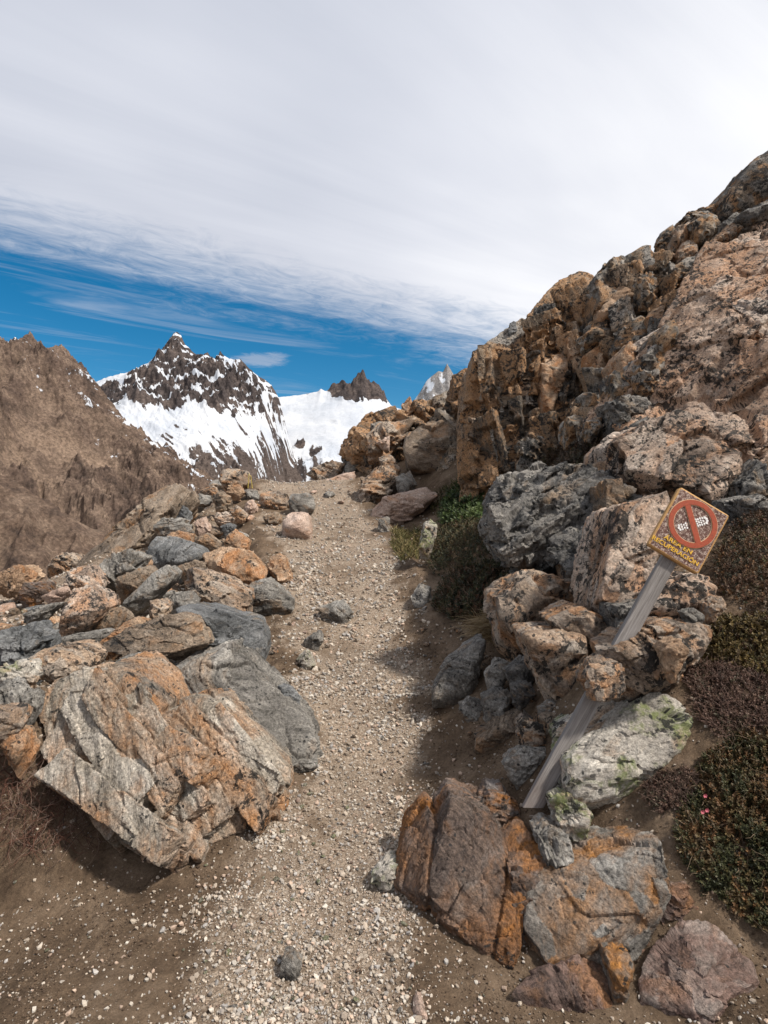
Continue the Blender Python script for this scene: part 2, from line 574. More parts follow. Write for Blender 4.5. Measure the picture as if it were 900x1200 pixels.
def hull_pts(ol, Y=None, T=None, lean=.35, bulge=.22, flat=False, seed=0, emb=.12, keep=False, lift=.015):
    """corner points of a real block whose near outline is seen along the given directions; T is its depth in metres"""
    ol = PP(ol) if isinstance(ol, str) else np.asarray(ol, float)
    rng = np.random.default_rng(seed + 5)
    i = np.argsort(-ol[:, 1])
    bx, by = ol[i[:2], 0].mean(), ol[i[0], 1]
    has = ol.shape[1] == 3
    if flat:
        pts = []
        for p in ol:
            yy = hit(p[0], p[1]) if not has else p[2]
            pts.append(W(p[0], p[1], yy - .02))
        P = np.array(pts)
        P[:, 2] += lift
        T = T or .15
        dn = P - np.array([0, 0, T])
        dn[:, :2] = dn[:, :2].mean(0) + (dn[:, :2] - dn[:, :2].mean(0)) * 1.05
        top = P.mean(0) + (P - P.mean(0)) * .6 + np.array([0, 0, bulge * T])
        return np.r_[P, dn, top]
    Y0 = Y if Y is not None else (ol[:, 2].mean() if has else hit(bx, by))
    if CLAMP[0] and Y is not None and not has and not keep:
        Y0 = min(Y0, hit(bx, by) + .04)
    s = Y0 / F
    w = np.ptp(ol[:, 0]) * s
    h = np.ptp(ol[:, 1]) * s
    T = T if T is not None else .62 * min(w, h) + .22 * max(w, h)
    P = []
    for p in ol:
        yy = p[2] if has else Y0 + lean * (by - p[1]) * s
        P.append(W(p[0], p[1], yy))
    P = np.array(P)
    c = P.mean(0)
    back = c + (P - c) * np.array([.85, 1, .85]) + np.array([0, T, -.04 * h])
    low = P[P[:, 2] < P[:, 2].min() + .2 * h] - np.array([0, -.3 * T, emb * h + (.12 if emb else .0)])
    k = 3 if len(P) < 7 else 4
    fr = c + (P - c) * rng.uniform(.35, .68, (len(P), 1)) + np.array([rng.uniform(-.1, .1) * w, 0, rng.uniform(-.16, .10) * h])
    fr[:, 1] -= bulge * min(w, h) * rng.uniform(.6, 1.2, len(P))
    return np.r_[P, back, low, fr[rng.permutation(len(P))[:k]]]


def strata_frame(bed, seed):
    rng = np.random.default_rng(seed + 99)
    if bed is None:
        n = rng.normal(size=3) * np.array([.5, .6, .4]) + np.array([.2, -.2, .7])
        a = rng.normal(size=3) * np.array([1, .4, .3]) + np.array([.6, 0, .2])
    else:
        n, a = bed
        n = np.array(n) + rng.normal(size=3) * .05
    return frame(n, a)


def rough(P, R, L, seed, amp, cellf=1.0, ledge=0.0):
    """chips, ledges and grain of broken rock; returns displacement and cell randoms. L = size of the rock"""
    S = (P @ R.T).astype(np.float32)
    warp = fbm(P / L * 1.6, 3, seed + 3) * .05 * L
    S = S + warp[:, None] * np.array([.4, .4, .7], dtype=np.float32)
    r1, v1, e1, d1 = cells(S * np.array([.75, 1.1, 1.9]) * (1.9 * cellf / L) + seed * 7.3, seed)
    r2, v2, e2, d2 = cells(S * np.array([.7, 1.1, 2.3]) * (4.6 * cellf / L) + seed * 3.1, seed + 1)
    r3, v3, e3, d3 = cells(S * np.array([.7, 1.1, 2.3]) * (11. * cellf / L) + seed * 1.7, seed + 2)
    amp = amp * .62
    d = .17 * d1 + .085 * (r1 - .5) + .085 * d2 + .040 * (r2 - .5) + .040 * d3 + .016 * (r3 - .5)
    d = d - .050 * (1 - sstep(0, .07, e1)) - .020 * (1 - sstep(0, .09, e2)) - .007 * (1 - sstep(0, .12, e3))
    d = d + .020 * fbm(P / L * 5, 5, seed + 8, .6)
    if ledge:
        for hh, am, sd in ((.20, .055, 5), (.062, .022, 6)):
            q = S[:, 2] / (hh * L) + .30 * fbm(S / L * np.array([.6, 1.3, 1.2]), 3, seed + 20 + sd) + seed * .37
            k = np.floor(q)
            f_ = q - k
            kk = k.astype(np.int64)
            rr = (hash3(kk, np.floor(S[:, 0] / L * 1.4 + k * .31).astype(np.int64), kk * 0, seed + sd) & np.uint32(1023)) / 1023.0
            d = d + ledge * am * (1.5 * (rr - .5) + .5 * (f_ - .5)) - ledge * am * .9 * (1 - sstep(0, .10, np.minimum(f_, 1 - f_)))
    return d * L * amp, r1, r2, S


def star(pts, level, seed, p=26, amp=1.0, bed=None, cellf=1.0, ledge=.35, cuts=5):
    c, N, D = hull_planes(pts)
    dirs, Fc = ico(level)
    rc = np.random.default_rng(seed + 71)
    ex = []
    for _ in range(cuts):
        n_ = rc.normal(size=3)
        n_ /= np.linalg.norm(n_)
        sup = float((1 / (np.maximum(dirs @ N.T, 0) / D[None]).max(1) * (dirs @ n_)).max())
        ex.append((n_, sup * rc.uniform(.70, .90)))
    if ex:
        N = np.r_[N, np.array([e[0] for e in ex], dtype=np.float32)]
        D = np.r_[D, np.array([e[1] for e in ex], dtype=np.float32)]
    q = np.maximum(dirs @ N.T, 0) / D[None, :]
    mx = q.max(1)
    r = 1 / (mx * ((q / mx[:, None]) ** p).sum(1) ** (1.0 / p))
    L = float(np.median(r)) * 2
    R = strata_frame(bed, seed)
    V = dirs * r[:, None]
    d, r1, r2, S = rough(V, R, L, seed, amp, cellf, ledge)
    r = np.maximum(r + d, .25 * r)
    V = dirs * r[:, None]
    return V + c[None, :].astype(np.float32), Fc, {'sp': S + np.float32((seed * 1.37) % 40), 'cell': r1, 'cellb': r2}


def lvl(px):
    return 6 if px > 130 else 5 if px > 42 else 4 if px > 15 else 3


SEED = [100]


def ROCK(name, mat, label, ol, group=None, cat=None, p=110, amp=.9, bed=None, level=None, cellf=1.0, ledge=.35, **kw):
    SEED[0] += 0 if 'seed' in kw else 1
    if group == 'jointed blocks of the cliff':
        o = PP(ol)
        c_ = o.mean(0)
        ys = [surf(CLIFF, *(c_ + (q - c_) * .6)) for q in list(o) + [c_]]
        ys = [v for v in ys if v < 1e8]
        if ys:
            kw['Y'] = float(np.median(ys)) - .10
            kw['lean'] = .2
    sd = kw.pop('seed', SEED[0])
    pts = hull_pts(ol, seed=sd, **kw)
    o = PP(ol)
    V, Fc, at = star(pts, level or lvl(max(np.ptp(o[:, 0]), np.ptp(o[:, 1]))), sd, p, amp, bed, cellf, ledge)
    loc = (V[:, 0].mean(), V[:, 1].mean(), V[:, 2].min())
    ob = mk(name, V, [Fc], MAT[mat], loc=loc, attrs=at, sharp=38)
    return tag(ob, label, cat or name.split('_')[-1], group)


def UNION(name, mat, label, hulls, voxel, cat=None, amp=1.0, bed=None, L=1.0, seed=1, group=None, cellf=1.0, kind=None, ledge=.35, crack=None):
    """several interlocking blocks grown together into one continuous rock"""
    Vs, Fs, off = [], [], 0
    for pts in hulls:
        bm = hull_bm(pts)
        bmesh.ops.triangulate(bm, faces=list(bm.faces))
        bm.verts.index_update()
        Vs.append(np.array([v.co[:] for v in bm.verts]))
        Fs.append(np.array([[v.index for v in f.verts] for f in bm.faces]) + off)
        off += len(Vs[-1])
        bm.free()
    tmp = mk('tmp', np.concatenate(Vs), [np.concatenate(Fs)], None, smooth=False)
    md = tmp.modifiers.new('r', 'REMESH')
    md.mode = 'VOXEL'
    md.voxel_size = voxel
    dg = bpy.context.evaluated_depsgraph_get()
    me = bpy.data.meshes.new_from_object(tmp.evaluated_get(dg))
    bpy.data.objects.remove(tmp)
    n = len(me.vertices)
    V = np.empty(n * 3, np.float32)
    me.vertices.foreach_get('co', V)
    V = V.reshape(-1, 3)
    Nn = np.empty(n * 3, np.float32)
    me.vertices.foreach_get('normal', Nn)
    Nn = Nn.reshape(-1, 3)
    tot = np.empty(len(me.polygons), np.int32)
    me.polygons.foreach_get('loop_total', tot)
    li = np.empty(len(me.loops), np.int32)
    me.loops.foreach_get('vertex_index', li)
    st = np.concatenate([[0], np.cumsum(tot)[:-1]])
    fl = []
    for k in np.unique(tot):
        s_ = st[tot == k]
        fl.append(li[s_[:, None] + np.arange(k)[None, :]])
    bpy.data.meshes.remove(me)
    R = strata_frame(bed, seed)
    d, r1, r2, S = rough(V, R, L, seed, amp, cellf, ledge)
    if crack:
        # joints: every block of the mass has its own tone, and open cracks run where blocks meet
        s1 = np.full(n, 9.0, np.float32)
        s2 = np.full(n, 9.0, np.float32)
        own = np.zeros(n, np.int64)
        for j, h in enumerate(hulls):
            c, N, D = hull_planes(h)
            rad = np.linalg.norm(np.asarray(h) - c, axis=1).max() + crack[0] * 2
            m = np.where(((V - c) ** 2).sum(1) < rad * rad)[0]
            if not len(m):
                continue
            sd = ((V[m] - c.astype(np.float32)) @ N.T - D[None]).max(1)
            b = sd < s1[m]
            s2[m] = np.where(b, s1[m], np.minimum(s2[m], sd))
            s1[m] = np.where(b, sd, s1[m])
            own[m[b]] = j
        hv = np.random.default_rng(seed).uniform(0, 1, (len(hulls), 2)).astype(np.float32)
        r1, r2 = hv[own, 0] * .8 + r1 * .2, hv[own, 1] * .85 + r2 * .15
        wv = crack[0] * (.55 + .7 * np.abs(fbm(V / L * 3, 3, seed + 77)))
        d = d - crack[1] * (1 - sstep(0, 1, s2 / wv))
    V = V + Nn * d[:, None]
    loc = (V[:, 0].mean(), V[:, 1].mean(), V[:, 2].min())
    ob = mk(name, V, fl, MAT[mat], loc=loc, attrs={'sp': S + np.float32(seed * 1.37 % 40), 'cell': r1, 'cellb': r2}, sharp=42)
    return tag(ob, label, cat or name.split('_')[-1], group, kind)


HB = hull_pts


def bar(A, B, w, th, proud, seed, face=(-.12, -.74, .66)):
    """one slab of a layered boulder, running from A to B; w is its width, th its thickness, proud how far it stands out"""
    rng = np.random.default_rng(seed)
    a, b = np.array(W(*A)), np.array(W(*B))
    d = b - a
    L = np.linalg.norm(d)
    d = d / L
    n = np.array(face)
    n = n - d * (n @ d)
    n /= np.linalg.norm(n)
    s = np.cross(d, n)
    hw = w * A[2] / F / 2
    P = []
    for t in (0, 1):
        for i in (-1, 1):
            for k in (0, 1):
                e = rng.uniform(-.10, .06) * L
                P.append(a + d * (t * L + (e if t else -e)) + s * i * hw * rng.uniform(.75, 1.1) + n * (proud * rng.uniform(.8, 1.2) if k else -th))
    return np.array(P)


CLIFF = []


def surf(hulls, a, b):
    d = np.array([(a - 450) / F, 1, -(b - 600) / F])
    cam = np.array([0, 0, CZ])
    best = 1e9
    for h in hulls:
        c, N, D = h
        nd = N @ d
        t = (D - N @ (cam - c)) / np.where(np.abs(nd) < 1e-9, 1e-9, nd)
        lo = t[nd < 0].max() if (nd < 0).any() else -1e9
        hi = t[nd > 0].min() if (nd > 0).any() else 1e9
        if 0 < lo < hi:
            best = min(best, lo)
    return best


def blocks(hulls, poly, n, size, bed, seed, tall=(1.0, 1.0, 1.0), out=.3):
    """angular joint blocks standing a little proud of a rock mass; poly bounds the part of the mass that gets them"""
    rng = np.random.default_rng(seed)
    pl = [hull_planes(h) for h in hulls]
    pg = PP(poly)
    pgl = [tuple(p) for p in pg]
    res, tries = [], 0
    cam = np.array([0, 0, CZ])
    while len(res) < n and tries < n * 40:
        tries += 1
        a, b = rng.uniform(pg[:, 0].min(), pg[:, 0].max()), rng.uniform(pg[:, 1].min(), pg[:, 1].max())
        if not inpoly(np.array([a]), np.array([b]), pgl)[0]:
            continue
        d = np.array([(a - 450) / F, 1, -(b - 600) / F])
        best = 1e9
        for c, N, D in pl:
            nd = N @ d
            num = D - N @ (cam - c)
            t = num / np.where(np.abs(nd) < 1e-9, 1e-9, nd)
            lo = t[nd < 0].max() if (nd < 0).any() else -1e9
            hi = t[nd > 0].min() if (nd > 0).any() else 1e9
            if lo < hi and 0 < lo < best:
                best = lo
        if best > 1e8:
            continue
        s = size[0] * (size[1] / size[0]) ** rng.uniform()
        R = frame(np.array(bed[0]) + rng.normal(size=3) * .16, np.array(bed[1]) + rng.normal(size=3) * .14)
        e = s * np.array(tall) * rng.uniform(.65, 1.3, 3) * .5
        cn = np.array([[i, j, k] for i in (-1, 1) for j in (-1, 1) for k in (-1, 1)], float)
        cn = cn * (1 + rng.normal(0, .11, (8, 3)))
        cn *= rng.uniform(.80, 1.0, (8, 1))
        p = cam + d * (best + s * (.5 - out) * rng.uniform(.5, 1.3))
        res.append((cn * e) @ R + p)
    return res
# ---- the big layered boulder at the trail's left edge
bedH = ((.66, -.42, .62), (.60, .05, -.80))
hero = [
    bar((58,892,2.66), (206,1004,2.36), 36, .25, .06, 1), bar((62,850,2.78), (150,962,2.48), 58, .3, .01, 2), bar((86,812,2.86), (172,940,2.54), 40, .3, .05, 3),
    bar((116,803,2.90), (206,942,2.60), 34, .3, .10, 4), bar((150,806,2.92), (232,960,2.58), 38, .3, .045, 5), bar((182,850,2.86), (262,978,2.58), 42, .3, .01, 6),
    bar((212,836,2.97), (318,958,2.70), 40, .3, .055, 7), bar((246,832,3.0), (330,934,2.84), 26, .3, .085, 8), bar((188,872,2.74), (240,905,2.62), 40, .2, .05, 9), bar((120,960,2.52), (180,1000,2.42), 22, .2, .0, 10),
    HB("89,788,2.9 51,804,2.84 30,842,2.74 42,898,2.6 120,960,2.46 200,1018,2.38 226,1025,2.36 234,1008,2.44 190,925,2.55 140,850,2.72 112,800,2.86", T=.42, bulge=-.06, seed=1, emb=.02),
    HB("112,786,2.84 131,788,2.86 163,812,2.88 196,846,2.88 196,858,2.82 150,842,2.72 118,812,2.78", T=.45, bulge=.1, seed=2),
    HB("140,832,2.72 195,855,2.74 240,900,2.7 300,960,2.64 322,967,2.66 265,994,2.56 238,1006,2.5 190,940,2.58 140,868,2.66", T=.5, bulge=.02, seed=3),
    HB("63,940,2.62 77,930,2.62 117,955,2.56 150,984,2.5 190,1008,2.46 150,996,2.52 82,960,2.6", T=.4, bulge=.05, seed=4, emb=.0),
    HB("200,828,2.98 213,820,3.0 240,822,3.02 262,850,2.96 335,945,2.82 330,966,2.76 300,957,2.7 250,900,2.76 205,872,2.86", T=.36, bulge=.05, seed=5),
    HB("242,821,3.04 258,826,3.06 335,911,2.94 336,930,2.88 318,922,2.86 262,846,2.98", T=.3, bulge=.05, seed=6),
]
hero = hero[:10] + [h + np.array([0, .10, 0]) for h in hero[10:]]
UNION('boulder', 'hero', 'massive orange and grey boulder of tilted layers at lower left', hero, .0062, amp=.26, bed=bedH, L=.6, seed=21, cat='boulder', cellf=1.2, ledge=.42, crack=(.013, .022))
hb3 = [
    HB("187,797,3.4 205,780,3.45 242,772,3.5 268,760,3.55 272,790,3.4 268,822,3.3 230,818,3.3 202,815,3.32", T=.5, bulge=.1, seed=8),
    HB("265,762,3.6 278,765,3.6 298,788,3.55 360,848,3.4 374,888,3.28 372,895,3.22 333,896,3.12 318,882,3.12 285,840,3.2 266,810,3.3", T=.4, bulge=.1, seed=9),
]
UNION('boulder', 'grey', 'grey layered boulder with a tan top lying behind the massive orange one', hb3, .009, amp=.5, bed=((.55, -.5, .66), (.66, .05, -.75)), L=.5, seed=22, cat='boulder', ledge=.8, crack=(.014, .016))

R_ = ROCK
# ---- rubble bank left of the trail (corner directions as seen from the path)
R_('boulder', 'brown', 'long reddish brown boulder leaning like a ramp at the skyline of the rubble', "182,570 200,563 222,571 229,583 222,594 205,606 180,632 150,646 100,670 74,674 110,638 150,602", Y=8.6, keep=True, T=1.1, bulge=.25, bed=((-.5, -.5, .6), (.8, .1, .6)), amp=.7)
R_('boulder', 'blue', 'smooth blue grey boulder directly above the brown tilted slabs of the rubble', "166,637 185,629 205,630 245,645 236,655 200,662 172,662", bulge=.35, amp=.5)
R_('boulder', 'orange', 'bright orange boulder stained dark red beside the trail', "237,650 258,640 290,645 313,670 302,682 270,682 243,667", bulge=.35, amp=.6)
R_('rock', 'orange', 'small upright orange rock standing alone at the trail edge', "312,660 332,645 342,677 326,682", bulge=.4)
R_('boulder', 'tan', 'blocky tan boulder with gold end face between the orange and blue grey boulders', "207,672 222,664 260,675 292,695 289,720 270,726 215,702", bulge=.3, amp=.7)
R_('rock_slab', 'grey', 'flat grey slab dipping into the trail under the bright orange boulder', "285,686 315,677 343,704 340,719 295,720", bulge=.25, amp=.5)
R_('boulder', 'blue', 'broad dark blue grey block facing the trail below the blocky tan boulder', "200,713 215,707 260,717 301,731 313,755 299,776 265,772 220,747", bulge=.28, amp=.6, bed=((.1, -.6, .7), (.9, 0, -.3)))
R_('boulder', 'brown', 'flat topped golden brown boulder overhanging the striped grey stone', "108,759 150,735 200,721 236,731 243,760 208,779 165,770", Y=4.1, bulge=.3, amp=.55, bed=((.1, -.3, .9), (1, .1, .1)), emb=.0)
R_('stone', 'grey', 'rounded striped grey stone lying on top of the massive orange boulder', "106,786 135,770 170,765 198,777 191,792 150,803", Y=3.7, bulge=.45, amp=.4, p=10, bed=((.3, -.4, .8), (1, .1, .15)))
R_('boulder', 'tan', 'lumpy brown and tan boulder wedged behind the massive orange boulder', "20,775 55,757 78,756 95,754 115,771 107,786 66,800", Y=3.75, bulge=.4, amp=.6, p=12)
R_('boulder', 'salmon', 'pointed salmon boulder standing up out of the rubble', "85,690 102,683 120,700 125,712 93,724 76,748 64,748 70,727", Y=4.75, bulge=.3, amp=.6)
R_('stone', 'brown', 'dark lens shaped stone leaning on the pointed salmon boulder', "77,732 100,715 129,711 157,718 133,734 104,740", Y=4.45, bulge=.3, amp=.45, p=14)
R_('stone', 'grey', 'thin dark grey slab below the lens shaped stone', "47,756 67,748 124,738 132,740 115,750 82,760", Y=4.2, bulge=.2, amp=.5)
R_('boulder', 'salmon', 'pale tan rounded boulder at the foot of the long leaning boulder', "70,682 89,664 107,662 125,680 111,691 84,692", bulge=.4, amp=.6)
R_('rock_slab', 'brown', 'upper of two dark slabs tilted together under the smooth blue grey boulder', "132,679 173,661 179,671 164,688 136,692", bulge=.25, amp=.5)
R_('rock_slab', 'grey', 'lower long dark slab tilted steeply beside the blocky tan boulder', "143,706 160,690 182,669 200,658 208,664 200,681 178,696 156,707", bulge=.2, amp=.5)
R_('rock', 'rust', 'straight edged reddish brown block lying low near the far left rubble', "21,684 64,681 64,691 33,698 20,695", bulge=.3)
R_('boulder', 'orange', 'orange boulder cut by the left frame edge at the rubble crest', "-14,676 0,673 18,662 33,663 39,677 16,691 -8,690", bulge=.35)
R_('rock', 'pink', 'flat pale pink stone beside the reddish brown block', "48,699 73,687 81,692 58,703", bulge=.3)
R_('rock', 'grey', 'long thin grey stone pointing left below the flat pale pink stone', "22,721 56,708 70,706 58,717 33,726", bulge=.25)
R_('rock', 'orange', 'narrow orange brown stone propped against the smooth blue grey boulder', "143,674 171,652 177,660 160,669", bulge=.25)
R_('boulder', 'blue', 'jagged pale blue grey outcrop at the left edge of the rubble', "-10,734 25,729 52,750 34,778 -10,788", Y=4.3, bulge=.3, amp=1.3)
R_('boulder', 'pale', 'pale whitish boulder at the left edge below the jagged blue grey outcrop', "-12,782 27,777 39,790 30,806 -12,814", Y=2.9, bulge=.35)
R_('rock', 'orange', 'lone orange tan rock above the root tangle', "1,873 12,852 30,857 34,882 19,893", Y=2.56, T=.12, bulge=.3, emb=.1)
R_('rock', 'tan', 'golden tan rock in the stack at the left edge above the roots', "-10,828 26,829 24,848 0,858 -10,856", Y=2.58, bulge=.3)
R_('rock', 'grey', 'small grey rock squeezed against the upper left flank of the massive orange boulder', "25,813 42,806 44,828 28,838", Y=2.72, bulge=.3)
R_('rock', 'grey', 'mid grey rock under the pale whitish boulder at the left edge', "-10,797 21,797 27,812 25,830 -10,832", Y=2.72, bulge=.3)
R_('rock', 'orange', 'burnt orange wedge between the massive boulder and the striped grey stone', "154,804 173,797 198,812 203,826 196,834 185,822", Y=3.1, bulge=.3)
R_('rock', 'brown', 'brown flat rock peeking out behind the grey layered boulder', "288,775 315,784 322,796 305,796", Y=3.95, bulge=.3)
R_('rock', 'blue', 'dark flat rock tucked behind the trail side corner of the grey layered boulder', "326,803 340,805 352,821 335,817", Y=3.6, bulge=.3)
R_('rock', 'grey', 'small white veined grey rock between the blue grey block and the tilted slabs', "192,704 205,694 222,694 231,704 228,712 205,713", bulge=.4)
R_('boulder', 'orange', 'orange streaked slab rising behind the golden brown boulder at its left', "110,757 132,737 158,724 170,728 140,748 124,758", Y=4.35, bulge=.2)
R_('rock', 'grey', 'grey wall of rock seen under the long leaning boulder', "107,671 130,650 160,641 170,652 150,668 122,684", bulge=.25)
R_('rock', 'tan', 'lichen grey hump beyond the rubble at the foot of the scree', "52,668 66,652 88,646 97,656 78,672", Y=9.5, keep=True, bulge=.3)
R_('rock', 'tan', 'mossy tan rock beside the small white veined grey rock', "174,705 188,700 198,708 192,724 178,722", bulge=.3)
R_('rock', 'brown', 'flat brown stone squeezed above the bright orange boulder to its left', "205,664 228,656 242,660 238,668 214,672", bulge=.3)
R_('rock', 'orange', 'rusty stone in a row of three above the smooth blue grey boulder', "191,628 208,622 227,626 223,634 195,634", bulge=.35)
R_('rock', 'grey', 'broad grey rock leaning right above the row with the rusty stone', "178,615 191,607 212,607 228,623 203,625 184,627", bulge=.35)
R_('rock', 'brown', 'dark flat stone left of the split orange rock', "226,632 242,624 257,636 256,643 242,642", bulge=.3)
R_('rock', 'orange', 'split orange rock capped by a blue grey flake near the trail', "256,632 276,622 292,634 288,644 271,640", bulge=.35)
R_('stone', 'blue', 'blue grey flake resting on the split orange rock', "258,617 269,612 277,616 263,624", Y=9.2, bulge=.3)
R_('rock', 'blue', 'left of two pointed blue grey rocks at the right end of the long leaning boulder', "196,604 208,588 219,590 214,604", bulge=.35)
R_('rock', 'blue', 'right of two pointed blue grey rocks near the long leaning boulder', "206,608 214,592 224,601 219,609", bulge=.35)
R_('rock', 'brown', 'squarish dark brown boulder below the pale flat crest slab', "247,583 259,574 270,582 270,594 254,597", bulge=.35)
R_('rock', 'tan', 'long tan stone under the pale flat crest slab', "232,575 250,569 256,576 248,582", bulge=.3)
R_('rock', 'grey', 'rounded grey and tan rock right of the long leaning boulder top', "217,584 226,579 244,580 249,589 227,595", bulge=.35)
R_('rock_slab', 'grey', 'pale grey flat slab near the top of the rubble crest', "238,569 250,562 271,560 279,565 259,572", bulge=.25)
R_('boulder', 'tan', 'tan boulder crowning the rubble crest beside the yellow stakes', "256,568 257,551 271,549 291,552 292,568 274,570", Y=12.6, bulge=.3)
R_('rock', 'orange', 'cracked orange rock under the yellow stakes', "262,578 268,569 278,567 287,575 280,580", bulge=.3)
R_('rock', 'grey', 'white grey rock right below the yellow stakes', "285,574 300,573 306,586 291,584", bulge=.35)
R_('rock', 'pink', 'round pinkish rock at the trailhead of the rubble below the white grey rock', "283,593 295,584 302,593 299,601 287,601", bulge=.4, p=12)
R_('boulder', 'tan', 'broad tan and brown boulder left of the flat grey trailhead boulder', "303,597 305,578 324,574 338,580 334,595", bulge=.35)
R_('rock', 'tan', 'tan pointed rock on the near side of the round pinkish rock', "266,601 276,591 289,602 286,608 271,607", bulge=.35)
R_('rock', 'salmon', 'flat salmon rock inside the rubble left of the tan pointed rock', "249,604 265,599 275,609 259,616 249,611", bulge=.35)
R_('rock', 'brown', 'low brown rock where the rubble meets the path below the broad boulder', "309,605 327,598 330,611 312,616", bulge=.35)
R_('rock', 'pink', 'tan stone with a pale split face among the blue grey pointed rocks', "226,612 240,604 246,622 232,625", bulge=.35)
# ---- stones standing on the trail
R_('boulder', 'grey', 'rounded grey boulder standing behind the pink granite boulder on the trail', "334,586 341,578 360,576 369,583 370,598 342,604", bulge=.4, p=12, amp=.5)
R_('boulder', 'pink', 'smooth pink granite boulder at the left side of the upper trail', "328,620 331,605 345,597 361,598 368,612 366,627 345,631 330,629", bulge=.42, p=12, amp=.4)
R_('rock', 'grey', 'pointed grey rock alone in the middle left of the trail', "373,713 403,701 415,716 406,729 384,724", bulge=.35)
R_('stone', 'grey', 'grey stone left of the pointed rock on the trail shoulder', "356,750 374,739 380,747 366,760", bulge=.35)
R_('stone', 'pale', 'pale wedge stone below the grey stone on the trail shoulder', "347,771 359,761 370,779 357,785", bulge=.35)
R_('stone', 'pink', 'pointed pinkish stone at the bottom edge of the picture', "482,1196 484,1182 492,1170 508,1186 510,1198 496,1204", Y=1.76, bulge=.35, amp=.4)
R_('stone', 'grey', 'small dark grey stone lying in the pale grit at the bottom', "328,1138 330,1122 346,1118 354,1130 340,1140", bulge=.35, amp=.5)
R_('rock', 'pale', 'pale flat rock at the left tip of the rusty slate outcrop', "434,1026 452,1013 466,1014 470,1036 452,1046", bulge=.2, T=.12)
# ---- rusty slates at lower right
bedR = ((-.45, -.75, .5), (.6, 0, .8))
r1 = [HB("475,978,2.42 503,949,2.42 512,963,2.38 525,990,2.28 520,1052,2.14 498,1052,2.16 463,1036,2.32 466,1007,2.4", T=.22, bulge=.03, seed=31),
      HB("512,963,2.36 529,937,2.36 555,943,2.36 578,955,2.34 598,995,2.26 592,1040,2.12 578,1120,1.98 545,1097,2.04 500,1050,2.16", T=.3, bulge=.02, seed=32),
      HB("588,1030,2.16 621,1013,2.18 614,1100,2.0 602,1135,1.94 576,1120,1.98", T=.25, bulge=.05, seed=33)]
UNION('rock_outcrop', 'rust', 'dark rusty slate outcrop split by an upright crack at the right trail edge', r1, .0065, amp=.4, bed=bedR, L=.35, seed=31, cat='rock outcrop', ledge=1.0, crack=(.014, .016))
R_('rock', 'rust', 'rusty brown knob rising behind the dark rusty slate outcrop', "563,939 573,926 593,929 611,952 620,980 602,975 580,960", Y=2.42, T=.2, bulge=.2)
r2 = [HB("640,988,2.26 670,970,2.32 700,963,2.30 729,968,2.22 779,990,2.06 789,1045,1.95 778,1070,1.94 751,1118,1.94 729,1094,1.98 660,1129,1.92 642,1133,1.92 613,1086,2.02 618,1027,2.14", T=.3, bulge=.02, seed=34),
      HB("690,1100,1.97 729,1090,1.99 751,1118,1.94 755,1128,1.92 700,1128,1.92", T=.2, bulge=.0, seed=35)]
UNION('boulder', 'rustgrey', 'broad slab boulder streaked orange over blue grey beside the dark shrub', r2, .0065, amp=.32, bed=((-.3, -.72, .62), (.55, -.1, -.7)), L=.4, seed=34, cat='boulder', ledge=1.0)
R_('rock', 'rust', 'dark rusty rock filling the joint between the rusty outcrop and the orange streaked slab', "597,1000 625,985 650,1010 652,1120 630,1138 606,1128", Y=2.10, T=.25, bulge=.05, seed=901)
R_('rock', 'wine', 'wine brown rock wedged between the orange streaked slab and the sunken flat slab', "736,1112 768,1084 800,1078 806,1104 770,1140 744,1146", Y=1.95, T=.22, bulge=.08, seed=902)
R_('rock', 'pale', 'small pale rock with black and green lichen capping the orange streaked slab', "650,945 665,936 682,938 702,963 690,978 660,970", Y=2.20, T=.2, bulge=.2)
R_('rock', 'grey', 'grey angular chunk wedged on the left shoulder of the orange streaked slab', "630,987 645,976 669,985 673,1012 650,1015", Y=2.13, T=.2, bulge=.25)
R_('stone', 'grey', 'rounded grey stone behind the angular chunk and the rusty knob', "616,957 630,944 642,955 641,978 625,974", Y=2.38, T=.12, bulge=.3, p=12)
R_('rock_slab', 'wine', 'low reddish slab lying in the dirt below the orange streaked slab', "599,1172 620,1150 665,1132 705,1128 728,1166 715,1176 650,1184", flat=True, lift=.035, T=.16, bulge=.15, amp=.6)
R_('rock', 'rustgrey', 'squarish tan block at the right end of the low reddish slab', "712,1128 746,1130 738,1164 722,1162", Y=1.80, T=.2, bulge=.15)
R_('rock_slab', 'wine', 'flat wine brown slab sunk in the dirt at the lower right corner', "756,1130 793,1085 830,1088 864,1104 883,1133 888,1158 848,1190 836,1200 777,1206 754,1186 746,1158", flat=True, lift=.03, T=.16, bulge=.1, amp=.45, bed=((0, -.3, .95), (1, .2, 0)))
R_('rock', 'wine', 'reddish rock face between the orange streaked slab and the shrub', "776,1075 786,1040 806,1038 818,1060 800,1092", Y=1.94, T=.2, bulge=.15)
R_('boulder', 'pale', 'pale boulder with green and black lichen right of the sign post foot', "664,893 702,861 759,812 784,811 826,835 821,870 807,897 752,926 690,942 672,940", Y=2.24, T=.45, lean=.5, bulge=.14, amp=.5, bed=((-.2, -.5, .8), (.8, 0, .5)))
R_('boulder', 'tan', 'tan lichen spotted boulder in front of the sign post at its middle', "707,765 743,746 775,733 813,722 855,725 838,745 808,770 787,789 743,806 716,782", Y=2.36, T=.3, lean=.5, bulge=.12, amp=.6)
R_('rock', 'tan', 'small black lichened rock hiding part of the sign post', "682,800 694,776 710,768 732,782 736,812 714,828 692,818", Y=2.34, T=.12, bulge=.06, emb=0)
R_('stone', 'orange', 'small golden orange stone on the lichen spotted boulder before the post', "780,754 797,747 809,763 790,777 778,765", Y=2.28, T=.1, bulge=.3)
